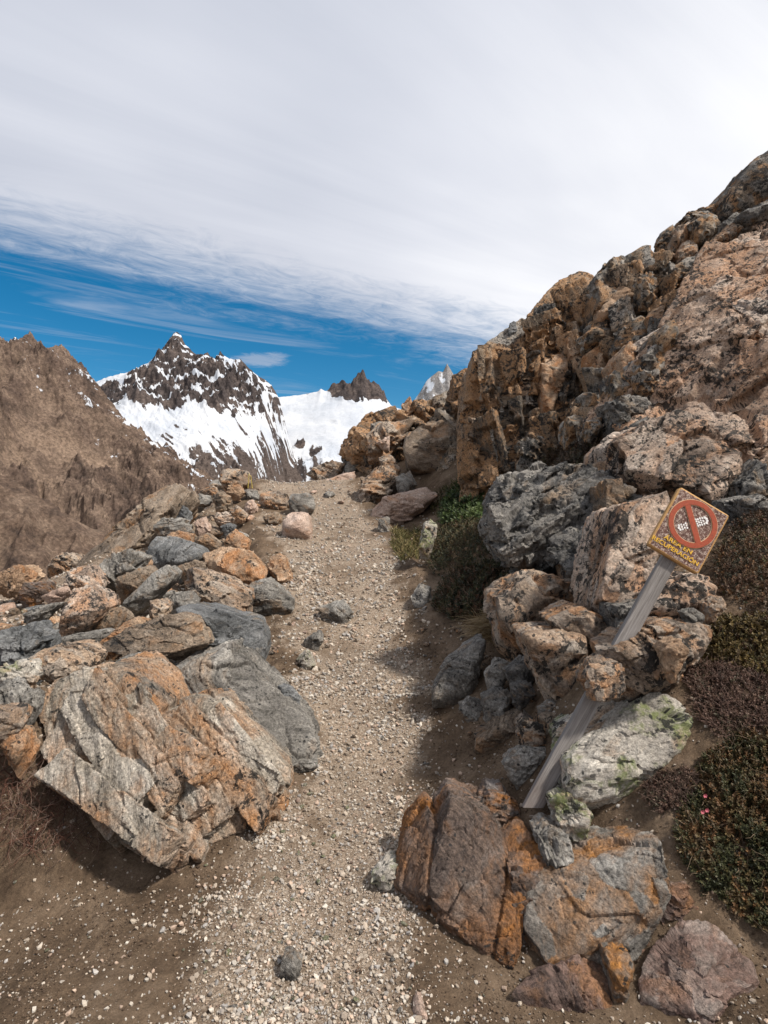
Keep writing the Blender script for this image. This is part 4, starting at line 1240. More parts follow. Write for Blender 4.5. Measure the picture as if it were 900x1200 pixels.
def build_loose():
    L1 = [(300, 640), (345, 655), (350, 690), (330, 730), (390, 745), (380, 800), (345, 800), (318, 770), (300, 700)]
    loose('stone', 'small loose stone lying on the left shoulder of the trail beside the rubble', 'small stones along the left shoulder of the trail', L1, 36, .03, .09, ['tan', 'grey', 'pink', 'brown', 'pale'], 1)
    L2 = [(5, 665), (120, 650), (230, 600), (290, 575), (310, 600), (250, 640), (300, 690), (200, 700), (120, 730), (0, 745)]
    loose('stone', 'stone filling the gaps between the big boulders of the left rubble bank', 'filler stones of the left rubble bank', L2, 128, .07, .30, ['tan', 'grey', 'brown', 'orange', 'pink', 'pale', 'blue'], 2)
    L3 = [(0, 690), (95, 680), (75, 745), (0, 735)]
    loose('stone', 'pale stone in the scatter of stones at the far left edge', 'scatter of pale stones at the far left edge', L3, 34, .06, .2, ['pink', 'tan', 'pale', 'grey', 'brown'], 3)
    L4 = [(240, 1010), (340, 900), (400, 900), (480, 1040), (500, 1190), (230, 1190), (190, 1120)]
    loose('pebble', 'small pale pebble lying in the grit of the lower trail', 'small pale stones on the lower trail', L4, 190, .02, .055, ['pale', 'pink', 'tan', 'pale', 'grey'], 4, amp=.7)
    L11 = [(375, 740), (500, 740), (510, 900), (480, 940), (400, 900), (370, 800)]
    loose('pebble', 'small tan stone pressed into the trodden middle of the trail', 'small stones along the middle of the trail', L11, 64, .02, .055, ['pale', 'pink', 'tan', 'brown', 'grey'], 11, amp=.7)
    L5 = [(5, 1030), (190, 1030), (220, 1090), (180, 1190), (5, 1190)]
    loose('pebble', 'small pale pebble lying apart on the brown dirt at lower left', 'small pale stones on the brown dirt', L5, 20, .013, .03, ['pale', 'pink', 'pale'], 5, amp=.7)
    L6 = [(555, 815), (640, 790), (680, 860), (640, 920), (560, 905), (545, 850)]
    loose('stone', 'dusty grey stone among the rubble left of the sign post foot', 'dusty stones of the rubble by the sign post', L6, 26, .035, .11, ['grey', 'brown', 'tan'], 6)
    L7 = [(500, 690), (545, 730), (560, 800), (520, 830), (500, 780), (485, 720)]
    loose('stone', 'small stone at the right edge of the trail below the heath', 'small stones at the right trail edge', L7, 34, .025, .10, ['grey', 'tan', 'brown'], 7)
    L8 = [(640, 930), (760, 935), (790, 970), (740, 985), (700, 955), (640, 950)]
    loose('pebble', 'pale chip of rock on the dirt behind the orange streaked slab', 'pale chips behind the orange streaked slab', L8, 26, .012, .035, ['pale', 'pink', 'grey'], 8)
    L9 = [(500, 1130), (600, 1140), (600, 1195), (520, 1195)]
    loose('pebble', 'small pale pebble in front of the low reddish slab', 'small pale stones in front of the reddish slab', L9, 14, .012, .03, ['pale', 'pink', 'grey'], 9)
    L10 = [(340, 560), (420, 545), (430, 590), (330, 640), (310, 600)]
    loose('stone', 'stone lying on the trail near its crest', 'stones near the crest of the trail', L10, 16, .06, .16, ['tan', 'grey', 'pink'], 10)


# ------------------------------------------------------------------ mountains
def mountain(name, prof, D, front, back, base, nx, ny, mat, fn, label, wig=0., jag=0., powr=1.25, seed=0, cat='mountain'):
    prof = np.array(prof, float)
    px = np.linspace(prof[0, 0], prof[-1, 0], nx)
    py = np.interp(px, prof[:, 0], prof[:, 1])
    xx = (px - 450) / F * D
    P1 = np.stack([xx / D * 60, np.zeros(nx), np.full(nx, seed)], 1)
    py = py - jag * np.abs(fbm(P1, 4, seed + 60, .6))
    crest = CZ - (py - 600) / F * D
    tt = np.concatenate([np.linspace(-1, 0, max(4, ny // 8))[:-1] * back, (np.linspace(0, 1, ny) ** 1.15) * front])
    X, T = np.meshgrid(xx, tt)
    kr = np.exp(-.5 * (np.arange(-60, 61) / 22.) ** 2)
    kr /= kr.sum()
    low = np.convolve(np.pad(crest, 60, mode='edge'), kr, 'valid')
    low = np.minimum(low, crest + .004 * D)
    C = low[None, :] + (crest - low)[None, :] * np.exp(-np.abs(tt)[:, None] / front / .05)
    x, t, c = X.ravel(), T.ravel(), C.ravel()
    s = np.where(t >= 0, t / front, -t / back)
    z = base + (c - base) * (1 - s) ** powr
    z, snow, scree = fn(x, t, z, c, s, D, front)
    y = D - t
    Vv = np.stack([x, y, z], 1)
    n, m = nx, len(tt)
    Z = z.reshape(m, n)
    gx = np.gradient(Z, axis=1) / np.gradient(X, axis=1)
    gt = np.gradient(Z, axis=0) / np.gradient(T, axis=0)
    nz = (1 / np.sqrt(1 + gx ** 2 + gt ** 2)).ravel()
    i = (np.arange(m - 1)[:, None] * n + np.arange(n - 1)[None, :]).ravel()
    q = np.stack([i, i + n, i + n + 1, i + 1], 1)
    o = mk(name, Vv, [q], mat, attrs={'snow': snow(nz), 'scree': scree})
    return tag(o, label, cat, kind='structure')


def build_mountains():
    # brown ridge on the left with scree chutes
    def f1(x, t, z, c, s, D, fr):
        a, b = x / D, t / D
        env = sstep(0, .08, s)
        A_, B_ = (x + z) / D, (x - z) / D
        q = np.stack([A_ * 10, B_ * 3.2, b * 2], 1)
        q = q + .35 * fbm(q * .9, 4, 7)[:, None]
        r = ridged(q, 6, 11, .46) - 1.0
        q3 = np.stack([A_ * 40 + fbm(np.stack([a * 9, b * 9, a * 0], 1), 3, 8) * .9, B_ * 11, b * 8 + 7], 1)
        r3 = ridged(q3, 5, 14, .6) - 1.0
        r1 = ridged(np.stack([(a - b * .8) * 26, b * 22, a * 0], 1), 6, 12, .62) - 1.0
        r2 = ridged(np.stack([a * 90, b * 80, a * 0], 1), 4, 13, .65) - 1.0
        rock = sstep(-.75, -.05, r + .5 * fbm(np.stack([a * 7, b * 7, a * 0 + 3], 1), 3, 19))
        z = z + D * env * (.040 * r + (.0016 + .0105 * rock) * r3 + (.0008 + .0068 * rock) * r1 + (.0003 + .0026 * rock) * r2) + D * .004 * (1 - env) * r2
        nn = fbm(np.stack([a * 30, b * 30, a * 0], 1), 5, 15, .6)
        hi = sstep(.26, .0, s)
        return z, (lambda nz: .10 + .26 * hi + .34 * nn * hi + .25 * (nz - .6) * hi - .25 * sstep(.1, -.3, r1) * 0), np.clip((1 - rock) * .62 + .50 * fbm(np.stack([A_ * 60, B_ * 6, a * 0 + 2], 1), 4, 17, .6), 0, 1)
    m1 = mountain_mat('brown_scree_rock', [(.030, .023, .020), (.085, .059, .046), (.17, .123, .093)], (.185, .132, .096), .5, 2.2)
    mountain('ridge', [(-240, 372), (-200, 380), (-60, 398), (-10, 401), (14, 401), (30, 403), (34, 391), (37, 390), (41, 400), (47, 403), (55, 412), (62, 408), (72, 406), (80, 414), (95, 432), (110, 447),
                       (128, 470), (150, 497), (200, 533), (245, 561), (300, 592), (360, 625), (430, 660)], 900, 850, 500, -240, 900, 520, m1, f1,
             'brown scree ridge with small snow patches at the left', jag=2.5, powr=1.15, seed=1, cat='ridge')

    def f0(x, t, z, c, s, D, fr):
        a, b = x / D, t / D
        env = sstep(0, .06, s)
        q = np.stack([(x + z) / D * 11, (x - z) / D * 4, b * 2 + 3], 1)
        q = q + .35 * fbm(q, 4, 27)[:, None]
        r = ridged(q, 6, 21, .48) - 1
        r1 = ridged(np.stack([(a - b * .8) * 34, b * 28, a * 0], 1), 6, 22, .62) - 1.0
        z = z + D * env * (.032 * r + .0035 * r1)
        return z, (lambda nz: nz * 0), sstep(.15, -.5, r) * .6
    m0 = mountain_mat('dark_brown_hill_rock', [(.036, .027, .023), (.085, .058, .043), (.15, .108, .08)], (.135, .096, .07), .5, 4)
    mountain('hill', [(-300, 470), (-120, 520), (-20, 548), (0, 556), (30, 572), (60, 593), (115, 624), (150, 648), (220, 690), (320, 740)], 430, 400, 200, -130, 560, 330, m0, f0,
             'nearer dark brown hillside at the lower left', jag=1.2, seed=2, cat='hill')

    # snow peak with dark banded cliffs
    def f2(x, t, z, c, s, D, fr):
        a, b = x / D, t / D
        px = a * F + 450
        py = 600 - F * (z - CZ) / (D - t)
        env = sstep(0, .05, s)
        q = np.stack([(a - b * .9) * 15, (b + a * .4) * 7, a * 0 + 5], 1)
        q = q + .3 * fbm(q * .8, 4, 37)[:, None]
        r = ridged(q, 6, 31, .6) - 1
        r2 = ridged(np.stack([(a - b * .5) * 52, b * 40, a * 0], 1), 6, 33, .62) - 1
        # what is bare rock: the summit cone, the dark band under it, the right hand buttress, the foot
        wob = 5 * fbm(np.stack([a * 30, b * 30, a * 0 + 2], 1), 4, 45, .6)
        pyw, pxw = py + wob, px + 1.3 * wob
        cone = sstep(10, -4, np.abs(pxw - 212) - (pyw - 385) * np.where(px < 212, .62, 1.1)) * sstep(4, -4, pyw - 454 - np.clip((px - 186) * .6, 0, 24))
        band = sstep(3, -3, np.abs(pyw - (466 + .03 * (px - 215))) - np.clip((px - 128) * .2, 0, 6.5)) * sstep(126, 140, px) * sstep(262, 240, px)
        rgt = sstep(232, 246, pxw) * sstep(492, 476, pyw - (px - 300) * .35)
        ribs = sstep(.0, .5, ridged(np.stack([(a - b * .25) * 42, b * 9, a * 0], 1), 4, 47, .55) - .85)
        low = sstep(500, 562, pyw + .42 * np.clip(235 - px, 0, 200) - .05 * np.clip(px - 240, 0, 99))
        rock = np.clip(np.maximum(np.maximum(cone, band), rgt * (.62 + .5 * ribs)), 0, 1)
        st = fbm(np.stack([(a - b * 1.1) * 75, (b + a * .7) * 15, a * 0], 1), 5, 36, .62)
        nn = fbm(np.stack([a * 34, b * 34, a * 0], 1), 5, 35, .6)
        hh = z + 16 * fbm(np.stack([a * 12, b * 12, a * 0], 1), 4, 39) + x * .10
        led = sstep(.30, .42, np.abs((hh / 44.0) % 1 - .5)) * np.maximum(cone, rgt * .7)
        z = z + D * env * ((.004 + .010 * np.maximum(rock, low)) * r + (.0012 + .0062 * np.maximum(rock, low * .7)) * r2) + D * .0012 * (1 - env) * r2
        base_ = .80 - .40 * rock - .40 * low + .24 * nn * (1 - .55 * cone) + .46 * st * (.62 + .38 * np.clip(low * 2, 0, 1)) * (1 - .5 * cone) - .10 * r + .60 * led * sstep(-.35, .1, nn) - .14 * cone + .16 * rgt * (1 - ribs)

        def snow(nz):
            return base_ + np.clip((nz - .72) * .5, -.2, .12)
        return z, snow, np.clip(low * .5, 0, 1)
    m2 = mountain_mat('dark_peak_rock_and_snow', [(.024, .021, .022), (.055, .045, .043), (.11, .086, .075)], (.105, .080, .066), .5, 1.0)
    mountain('snow_peak', [(40, 520), (80, 470), (100, 454), (125, 443), (150, 437), (175, 425), (189, 415), (193, 406), (199, 398), (204, 391), (207, 390), (212, 394), (217, 405), (223, 410), (230, 416), (238, 417), (243, 413), (247, 419), (254, 421), (258, 412), (262, 417),
                           (268, 421), (275, 422), (281, 421), (290, 430), (300, 440), (312, 447), (318, 452), (326, 466), (330, 478), (335, 500), (345, 535), (370, 575), (430, 620)], 2400, 1700, 900, -220, 640, 420, m2, f2,
             'pointed dark banded peak covered with snowfields', jag=1.5, powr=1.5, seed=3)

    def f3(x, t, z, c, s, D, fr):
        a, b = x / D, t / D
        px = a * F + 450
        py = 600 - F * (z - CZ) / (D - t)
        nn = fbm(np.stack([a * 20, b * 20, a * 0 + 9], 1), 5, 51, .6)
        r = ridged(np.stack([a * 26, b * 14, a * 0], 1), 5, 53, .58) - 1
        tow = sstep(40, 30, np.abs(px - 421 + .5 * nn * 6)) * sstep(6, -3, py - np.interp(px, [375, 392, 405, 420, 440, 456], [459, 462, 467, 473, 470, 474]) + 4 * nn)
        rim = sstep(4, 1.5, py - np.interp(px, [326, 395, 450], [464, 456, 466])) * .35
        lowr = sstep(522, 545, py + .1 * nn)
        isl = sstep(.6, .4, np.hypot((px - 366) / 13, (py - 523) / 7)) + sstep(.8, .5, np.hypot((px - 396) / 14, (py - 495) / 4 + .0))*.4 + sstep(.7, .4, np.hypot((px - 383) / 14, (py - 528) / 9)) * .7
        rocky = np.clip(tow + lowr + isl, 0, 1)
        z = z + D * (.0015 * nn + .012 * r * rocky)
        st = fbm(np.stack([(a - b * .2) * 70, b * 8, a * 0], 1), 4, 56, .6)
        bs = .86 + .10 * nn - .55 * tow - .5 * isl - rim - .42 * lowr + .4 * st * np.clip(tow + lowr, 0, 1)
        return z, (lambda nz: bs + np.clip((nz - .55) * .5, -.2, .1)), nn * 0
    mountain('snowfield_ridge', [(250, 470), (300, 468), (326, 466), (345, 464), (360, 461), (372, 459), (376, 456), (380, 458), (388, 458), (392, 455), (397, 456), (404, 452), (413, 448), (415, 443), (427, 442), (430, 448), (435, 453), (439, 455), (446, 459), (452, 470), (458, 476), (480, 482), (560, 500), (640, 520), (760, 560)],
             2900, 1500, 800, -220, 420, 320, m2, f3, 'smooth white snowfield under a dark rock tower', jag=.8, powr=1.45, seed=4)

    def f4(x, t, z, c, s, D, fr):
        a, b = x / D, t / D
        px = a * F + 450
        r = ridged(np.stack([a * 60, b * 40, a * 0], 1), 5, 63, .6) - 1
        z = z + D * .004 * r * sstep(0, .05, s)
        nn = fbm(np.stack([a * 60, b * 60, a * 0], 1), 4, 64)
        return z, (lambda nz: .36 + .40 * nn + .12 * sstep(520, 510, px) - .3 * sstep(519, 525, px)), a * 0
    m4 = mountain_mat('grey_spire_rock', [(.12, .115, .115), (.19, .18, .175), (.26, .24, .23)], (.2, .19, .18), .5, .8)
    mountain('far_spire', [(440, 520), (480, 476), (492, 460), (500, 446), (507, 440), (514, 435), (519, 436), (524, 426), (528, 433), (532, 440), (540, 452), (556, 470), (620, 540)], 4500, 1600, 900, -220, 200, 120, m4, f4,
             'distant grey rock spire dusted with snow', jag=.4, powr=1.6, seed=5)
# ------------------------------------------------------------------ leaning wooden sign
def build_sign():
    B0 = Vector(W(632, 934, 2.37))
    Tc = Vector(W(804, 622, 2.56))
    up = (Tc - B0).normalized()
    yv = Vector((.10, 1, 0))
    yv = (yv - up * yv.dot(up)).normalized()
    xv = yv.cross(up).normalized()
    root = empty('warning_sign', B0, 'leaning wooden sign with a red prohibition ring on a brown board', 'sign')
    root.matrix_world = Matrix(((xv.x, yv.x, up.x, B0.x), (xv.y, yv.y, up.y, B0.y), (xv.z, yv.z, up.z, B0.z), (0, 0, 0, 1)))
    Lc = (Tc - B0).length
    k = 2.56 / F                                   # metres to one photo pixel at the board
    bw, bh = 65 * k, 81 * k
    # post: one worn plank, foot sawn off at a slant
    nx, nz_ = 8, 90
    V, Fq = [], []
    zz = np.linspace(-.05, Lc + .04, nz_)
    prof = []
    for a in np.linspace(-1, 1, nx): prof.append((a, -1))
    for a in np.linspace(-1, 1, nx)[::-1]: prof.append((a, 1))
    for z in zz:
        wv = .0355 - .002 * z / Lc
        for (a, b) in prof:
            r = .90 if abs(a) > .99 else 1.0
            V.append((a * wv, .016 + b * .016 * r, z + (a * .022 if z < 0 else 0)))
    V = np.array(V)
    V[:, :2] += np.stack([fbm(V * np.array([20, 20, 3.]), 3, 71), fbm(V * np.array([20, 20, 3.]), 3, 72)], 1) * .0022
    m = len(prof)
    for i in range(nz_ - 1):
        for j in range(m):
            Fq.append((i * m + j, i * m + (j + 1) % m, (i + 1) * m + (j + 1) % m, (i + 1) * m + j))
    cap = [np.array([[0, m - 1, m - 2 - i, 1 + i] for i in range(0)])]
    caps = []
    for b0 in (0, (nz_ - 1) * m):
        for j in range(nx - 1):
            qd = (b0 + j, b0 + j + 1, b0 + m - 2 - j, b0 + m - 1 - j)
            caps.append(qd if b0 else qd[::-1])
    mk('post', V, [np.array(Fq), np.array(caps)], wood_mat(), root, smooth=False)
    # board
    gx, gz = 40, 50
    us, vs = np.linspace(-1, 1, gx), np.linspace(-1, 1, gz)
    U, Vv = np.meshgrid(us, vs)
    px, pz = U.ravel() * bw / 2, Vv.ravel() * bh / 2
    rc = .014
    cx, cz = np.sign(px) * (bw / 2 - rc), np.sign(pz) * (bh / 2 - rc)
    dx, dz = px - cx, pz - cz
    cor = (np.abs(px) > bw / 2 - rc) & (np.abs(pz) > bh / 2 - rc)
    dd = np.maximum(np.hypot(dx, dz), 1e-6)
    f = np.where(cor & (dd > rc), rc / dd, 1)
    px, pz = np.where(cor, cx + dx * f, px), np.where(cor, cz + dz * f, pz)
    edge = np.minimum(bw / 2 - np.abs(px), bh / 2 - np.abs(pz))
    yf = -.026 + .004 * sstep(.006, 0, edge)
    rim = sstep(.016, .002, edge)
    nrm = np.stack([px, yf, pz], 1)
    bk = np.stack([px, np.full_like(px, -.001), pz], 1)
    n = gx * gz
    i = (np.arange(gz - 1)[:, None] * gx + np.arange(gx - 1)[None, :]).ravel()
    fq = np.stack([i, i + 1, i + gx + 1, i + gx], 1)
    bd = list(range(gx)) + [r * gx + gx - 1 for r in range(1, gz)] + [(gz - 1) * gx + c for c in range(gx - 2, -1, -1)] + [r * gx for r in range(gz - 2, 0, -1)]
    side = np.array([(bd[j], bd[j] + n, bd[(j + 1) % len(bd)] + n, bd[(j + 1) % len(bd)]) for j in range(len(bd))])
    board = mk('board', np.r_[nrm, bk], [fq, fq[:, ::-1] + n, side], board_mat(), root, smooth=False, attrs={'rim': np.r_[rim, rim]})
    board.location = (0, 0, Lc)

    def annulus(name, r0, r1, y0, y1, mat, parent, cz_, seg=96):
        a = np.linspace(0, 2 * np.pi, seg + 1)[:-1]
        V = []
        for (r, y) in ((r0, y0), (r0 + .0012, y1), (r1 - .0012, y1), (r1, y0)):
            V.append(np.stack([r * np.cos(a), np.full(seg, y), r * np.sin(a) + cz_], 1))
        V = np.concatenate(V)
        fs = []
        for b in range(4):
            b2 = (b + 1) % 4
            for j in range(seg):
                fs.append((b * seg + j, b * seg + (j + 1) % seg, b2 * seg + (j + 1) % seg, b2 * seg + j))
        return mk(name, V, [np.array(fs)], mat, parent, smooth=False)

    def slab(name, corners, y0, y1, mat, parent):
        c = np.array(corners)
        m_ = len(c)
        V = np.r_[np.c_[c[:, 0], np.full(m_, y1), c[:, 1]], np.c_[c[:, 0], np.full(m_, y0), c[:, 1]]]
        me = bpy.data.meshes.new(name)
        me.from_pydata([tuple(v) for v in V], [], [tuple(range(m_)), tuple(range(2 * m_ - 1, m_ - 1, -1))] + [(j, j + m_, (j + 1) % m_ + m_, (j + 1) % m_) for j in range(m_)])
        me.materials.append(mat)
        o = bpy.data.objects.new(name, me)
        COL.objects.link(o)
        o.parent = parent
        return o
    red = paint_mat('worn_red_paint', (.30, .055, .022), (.17, .045, .025), 90)
    cream = paint_mat('bare_carved_edge', (.52, .36, .22), (.30, .18, .10), 120)
    yel = paint_mat('worn_yellow_paint', (.62, .36, .035), (.30, .17, .04), 160)
    wht = paint_mat('worn_white_paint', (.72, .70, .68), (.35, .30, .28), 160)
    zc = 8.5 * k
    ro, ri = 28.6 * k, 22.2 * k
    ring = annulus('prohibition_ring', ri, ro, -.024, -.031, red, board, zc)
    annulus('carved_edge', ri - .0028, ro + .0028, -.024, -.0282, cream, ring, zc)
    # slash: upper left to lower right
    d = np.array([math.cos(math.radians(-47)), math.sin(math.radians(-47))])
    nn_ = np.array([-d[1], d[0]])
    h, hw = ri + .002, 3.2 * k
    c0 = np.array([0, zc])
    sl = slab('slash', [c0 - d * h - nn_ * hw, c0 + d * h - nn_ * hw, c0 + d * h + nn_ * hw, c0 - d * h + nn_ * hw], -.024, -.0306, red, board)
    h2, hw2 = h - .0045, hw + .0024
    slab('carved_edge', [c0 - d * h2 - nn_ * hw2, c0 + d * h2 - nn_ * hw2, c0 + d * h2 + nn_ * hw2, c0 - d * h2 + nn_ * hw2], -.024, -.0279, cream, sl)
    # white boot sole print, heel at lower left and toe at upper right
    a_ = np.array([math.cos(math.radians(48)), math.sin(math.radians(48))])
    b_ = np.array([-a_[1], a_[0]])
    hold = [bmesh.new()]

    def lug(u, v, ru, rv, rot=0.0, n_=10):
        vs0, vs1 = [], []
        bmx = hold[0]
        for j in range(n_):
            t = 2 * math.pi * j / n_
            lu, lv = ru * math.cos(t), rv * math.sin(t)
            lu, lv = lu * math.cos(rot) - lv * math.sin(rot), lu * math.sin(rot) + lv * math.cos(rot)
            p = c0 + a_ * (u + lu) * k + b_ * (v + lv) * k
            vs0.append(bmx.verts.new((p[0], -.0275, p[1])))
            vs1.append(bmx.verts.new((p[0], -.024, p[1])))
        bmx.faces.new(vs0)
        for j in range(n_):
            bmx.faces.new((vs0[j], vs1[j], vs1[(j + 1) % n_], vs0[(j + 1) % n_]))
    for v, u in ((-3.2, 16.2), (-1.1, 17.6), (1.1, 17.6), (3.2, 16.2)): lug(u, v, 1.5, 1.6)
    for r, u in enumerate((13.2, 10.4, 7.8, 5.4)):
        for v in ((-3.4, 0, 3.4) if r % 2 == 0 else (-3.9, -1.4, 1.4, 3.9)):
            lug(u, v, 1.05, 1.15 if r % 2 else 1.4, .3)
    sole = hold[0]
    hold[0] = bmesh.new()
    for v, u in ((-2.4, -16.2), (0, -17.2), (2.4, -16.2)): lug(u, v, 1.3, 1.6)
    for r, u in enumerate((-13.2, -10.4, -7.6)):
        for v in ((-2.8, 0, 2.8) if r % 2 == 0 else (-1.7, 1.7)):
            lug(u, v, 1.0, 1.2, -.3)
    for nm, bmx in (('sole_mark', sole), ('heel_mark', hold[0])):
        bmesh.ops.recalc_face_normals(bmx, faces=list(bmx.faces))
        me = bpy.data.meshes.new(nm)
        bmx.to_mesh(me)
        bmx.free()
        me.materials.append(wht)
        o = bpy.data.objects.new(nm, me)
        COL.objects.link(o)
        o.parent = board

    def text(body, size, x, z, wid):
        cu = bpy.data.curves.new('lettering', 'FONT')
        cu.body = body
        cu.size = size
        cu.align_x = 'CENTER'
        cu.align_y = 'CENTER'
        cu.extrude = .0022
        cu.offset = size * .014
        t = bpy.data.objects.new('tmp', cu)
        COL.objects.link(t)
        bpy.context.view_layer.update()
        me_ = bpy.data.meshes.new_from_object(t.evaluated_get(bpy.context.evaluated_depsgraph_get()))
        bpy.data.objects.remove(t)
        v = np.empty(len(me_.vertices) * 3, np.float32)
        me_.vertices.foreach_get('co', v)
        v = v.reshape(-1, 3)
        sx = wid / np.ptp(v[:, 0])
        v[:, 0] = (v[:, 0] - (v[:, 0].max() + v[:, 0].min()) / 2) * sx
        w = np.stack([v[:, 0] + x, -.0262 - v[:, 2], v[:, 1] + z], 1).astype(np.float32)
        me_.vertices.foreach_set('co', w.ravel())
        me_.materials.clear()
        me_.materials.append(yel)
        o_ = bpy.data.objects.new('lettering', me_)
        COL.objects.link(o_)
        o_.parent = board
        o_['label'] = 'yellow letters reading ' + body
    text('ÁREA EN', 7.2 * k, -3.2 * k, -22.3 * k, 36 * k)
    text('RECUPERACIÓN', 7.2 * k, -2.5 * k, -30.4 * k, 59 * k)


def build_marker():
    p = Vector(W(293, 572, 12.3))
    root = empty('trail_marker', p, 'pair of thin yellow stakes leaning together on the rubble crest', 'trail marker')
    yel = paint_mat('faded_yellow_stake', (.38, .29, .07), (.22, .16, .05), 30)
    s = 12.3 / F
    for (x0, x1, h) in ((-2.5, -1.0, 17), (2.6, .8, 15)):
        V, Fq = [], []
        for j in range(7):
            t = j / 6
            for a in range(8):
                an = a * math.pi / 4
                r = .011 * (1 - .25 * t)
                V.append(((x0 + (x1 - x0) * t) * s + r * math.cos(an), r * math.sin(an), t * h * s))
        for j in range(6):
            for a in range(8):
                Fq.append((j * 8 + a, j * 8 + (a + 1) % 8, j * 8 + 8 + (a + 1) % 8, j * 8 + 8 + a))
        mk('stake', V, [np.array(Fq), np.array([list(range(48, 56))])], yel, root)
# ------------------------------------------------------------------ heath, grass, roots
LEAF = pc_mat('small_heath_leaf', .6, .3)
TWIG = pc_mat('dry_twig', .85, .15)
GRASS = pc_mat('grass_blade', .7, .2)


def wpoly(pp):
    out = []
    for a, b in PP(pp):
        yy = hit(a, b)
        out.append(((a - 450) / F * yy, yy))
    return out


def edge_dist(x, y, poly):
    d = np.full(x.shape, 1e9)
    for i in range(len(poly)):
        ax, ay = poly[i]
        bx, by = poly[(i + 1) % len(poly)]
        t = np.clip(((x - ax) * (bx - ax) + (y - ay) * (by - ay)) / ((bx - ax) ** 2 + (by - ay) ** 2 + 1e-9), 0, 1)
        d = np.minimum(d, np.hypot(x - ax - t * (bx - ax), y - ay - t * (by - ay)))
    return d


def tubes(paths, radii, seg=4):
    V, Fq, off = [], [], 0
    for P, r in zip(paths, radii):
        P = np.asarray(P, float)
        n = len(P)
        T = np.gradient(P, axis=0)
        T /= np.linalg.norm(T, axis=1)[:, None] + 1e-9
        A = np.cross(T, np.array([.31, .2, .93]))
        A /= np.linalg.norm(A, axis=1)[:, None] + 1e-9
        Bv = np.cross(T, A)
        rr = r * np.linspace(1, .35, n)
        for j in range(seg):
            an = 2 * math.pi * j / seg
            V.append(P + (A * math.cos(an) + Bv * math.sin(an)) * rr[:, None])
        for j in range(seg):
            j2 = (j + 1) % seg
            i = np.arange(n - 1)
            Fq.append(np.stack([off + j * n + i, off + j2 * n + i, off + j2 * n + i + 1, off + j * n + i + 1], 1))
        off += n * seg
    return np.concatenate(V), np.concatenate(Fq)


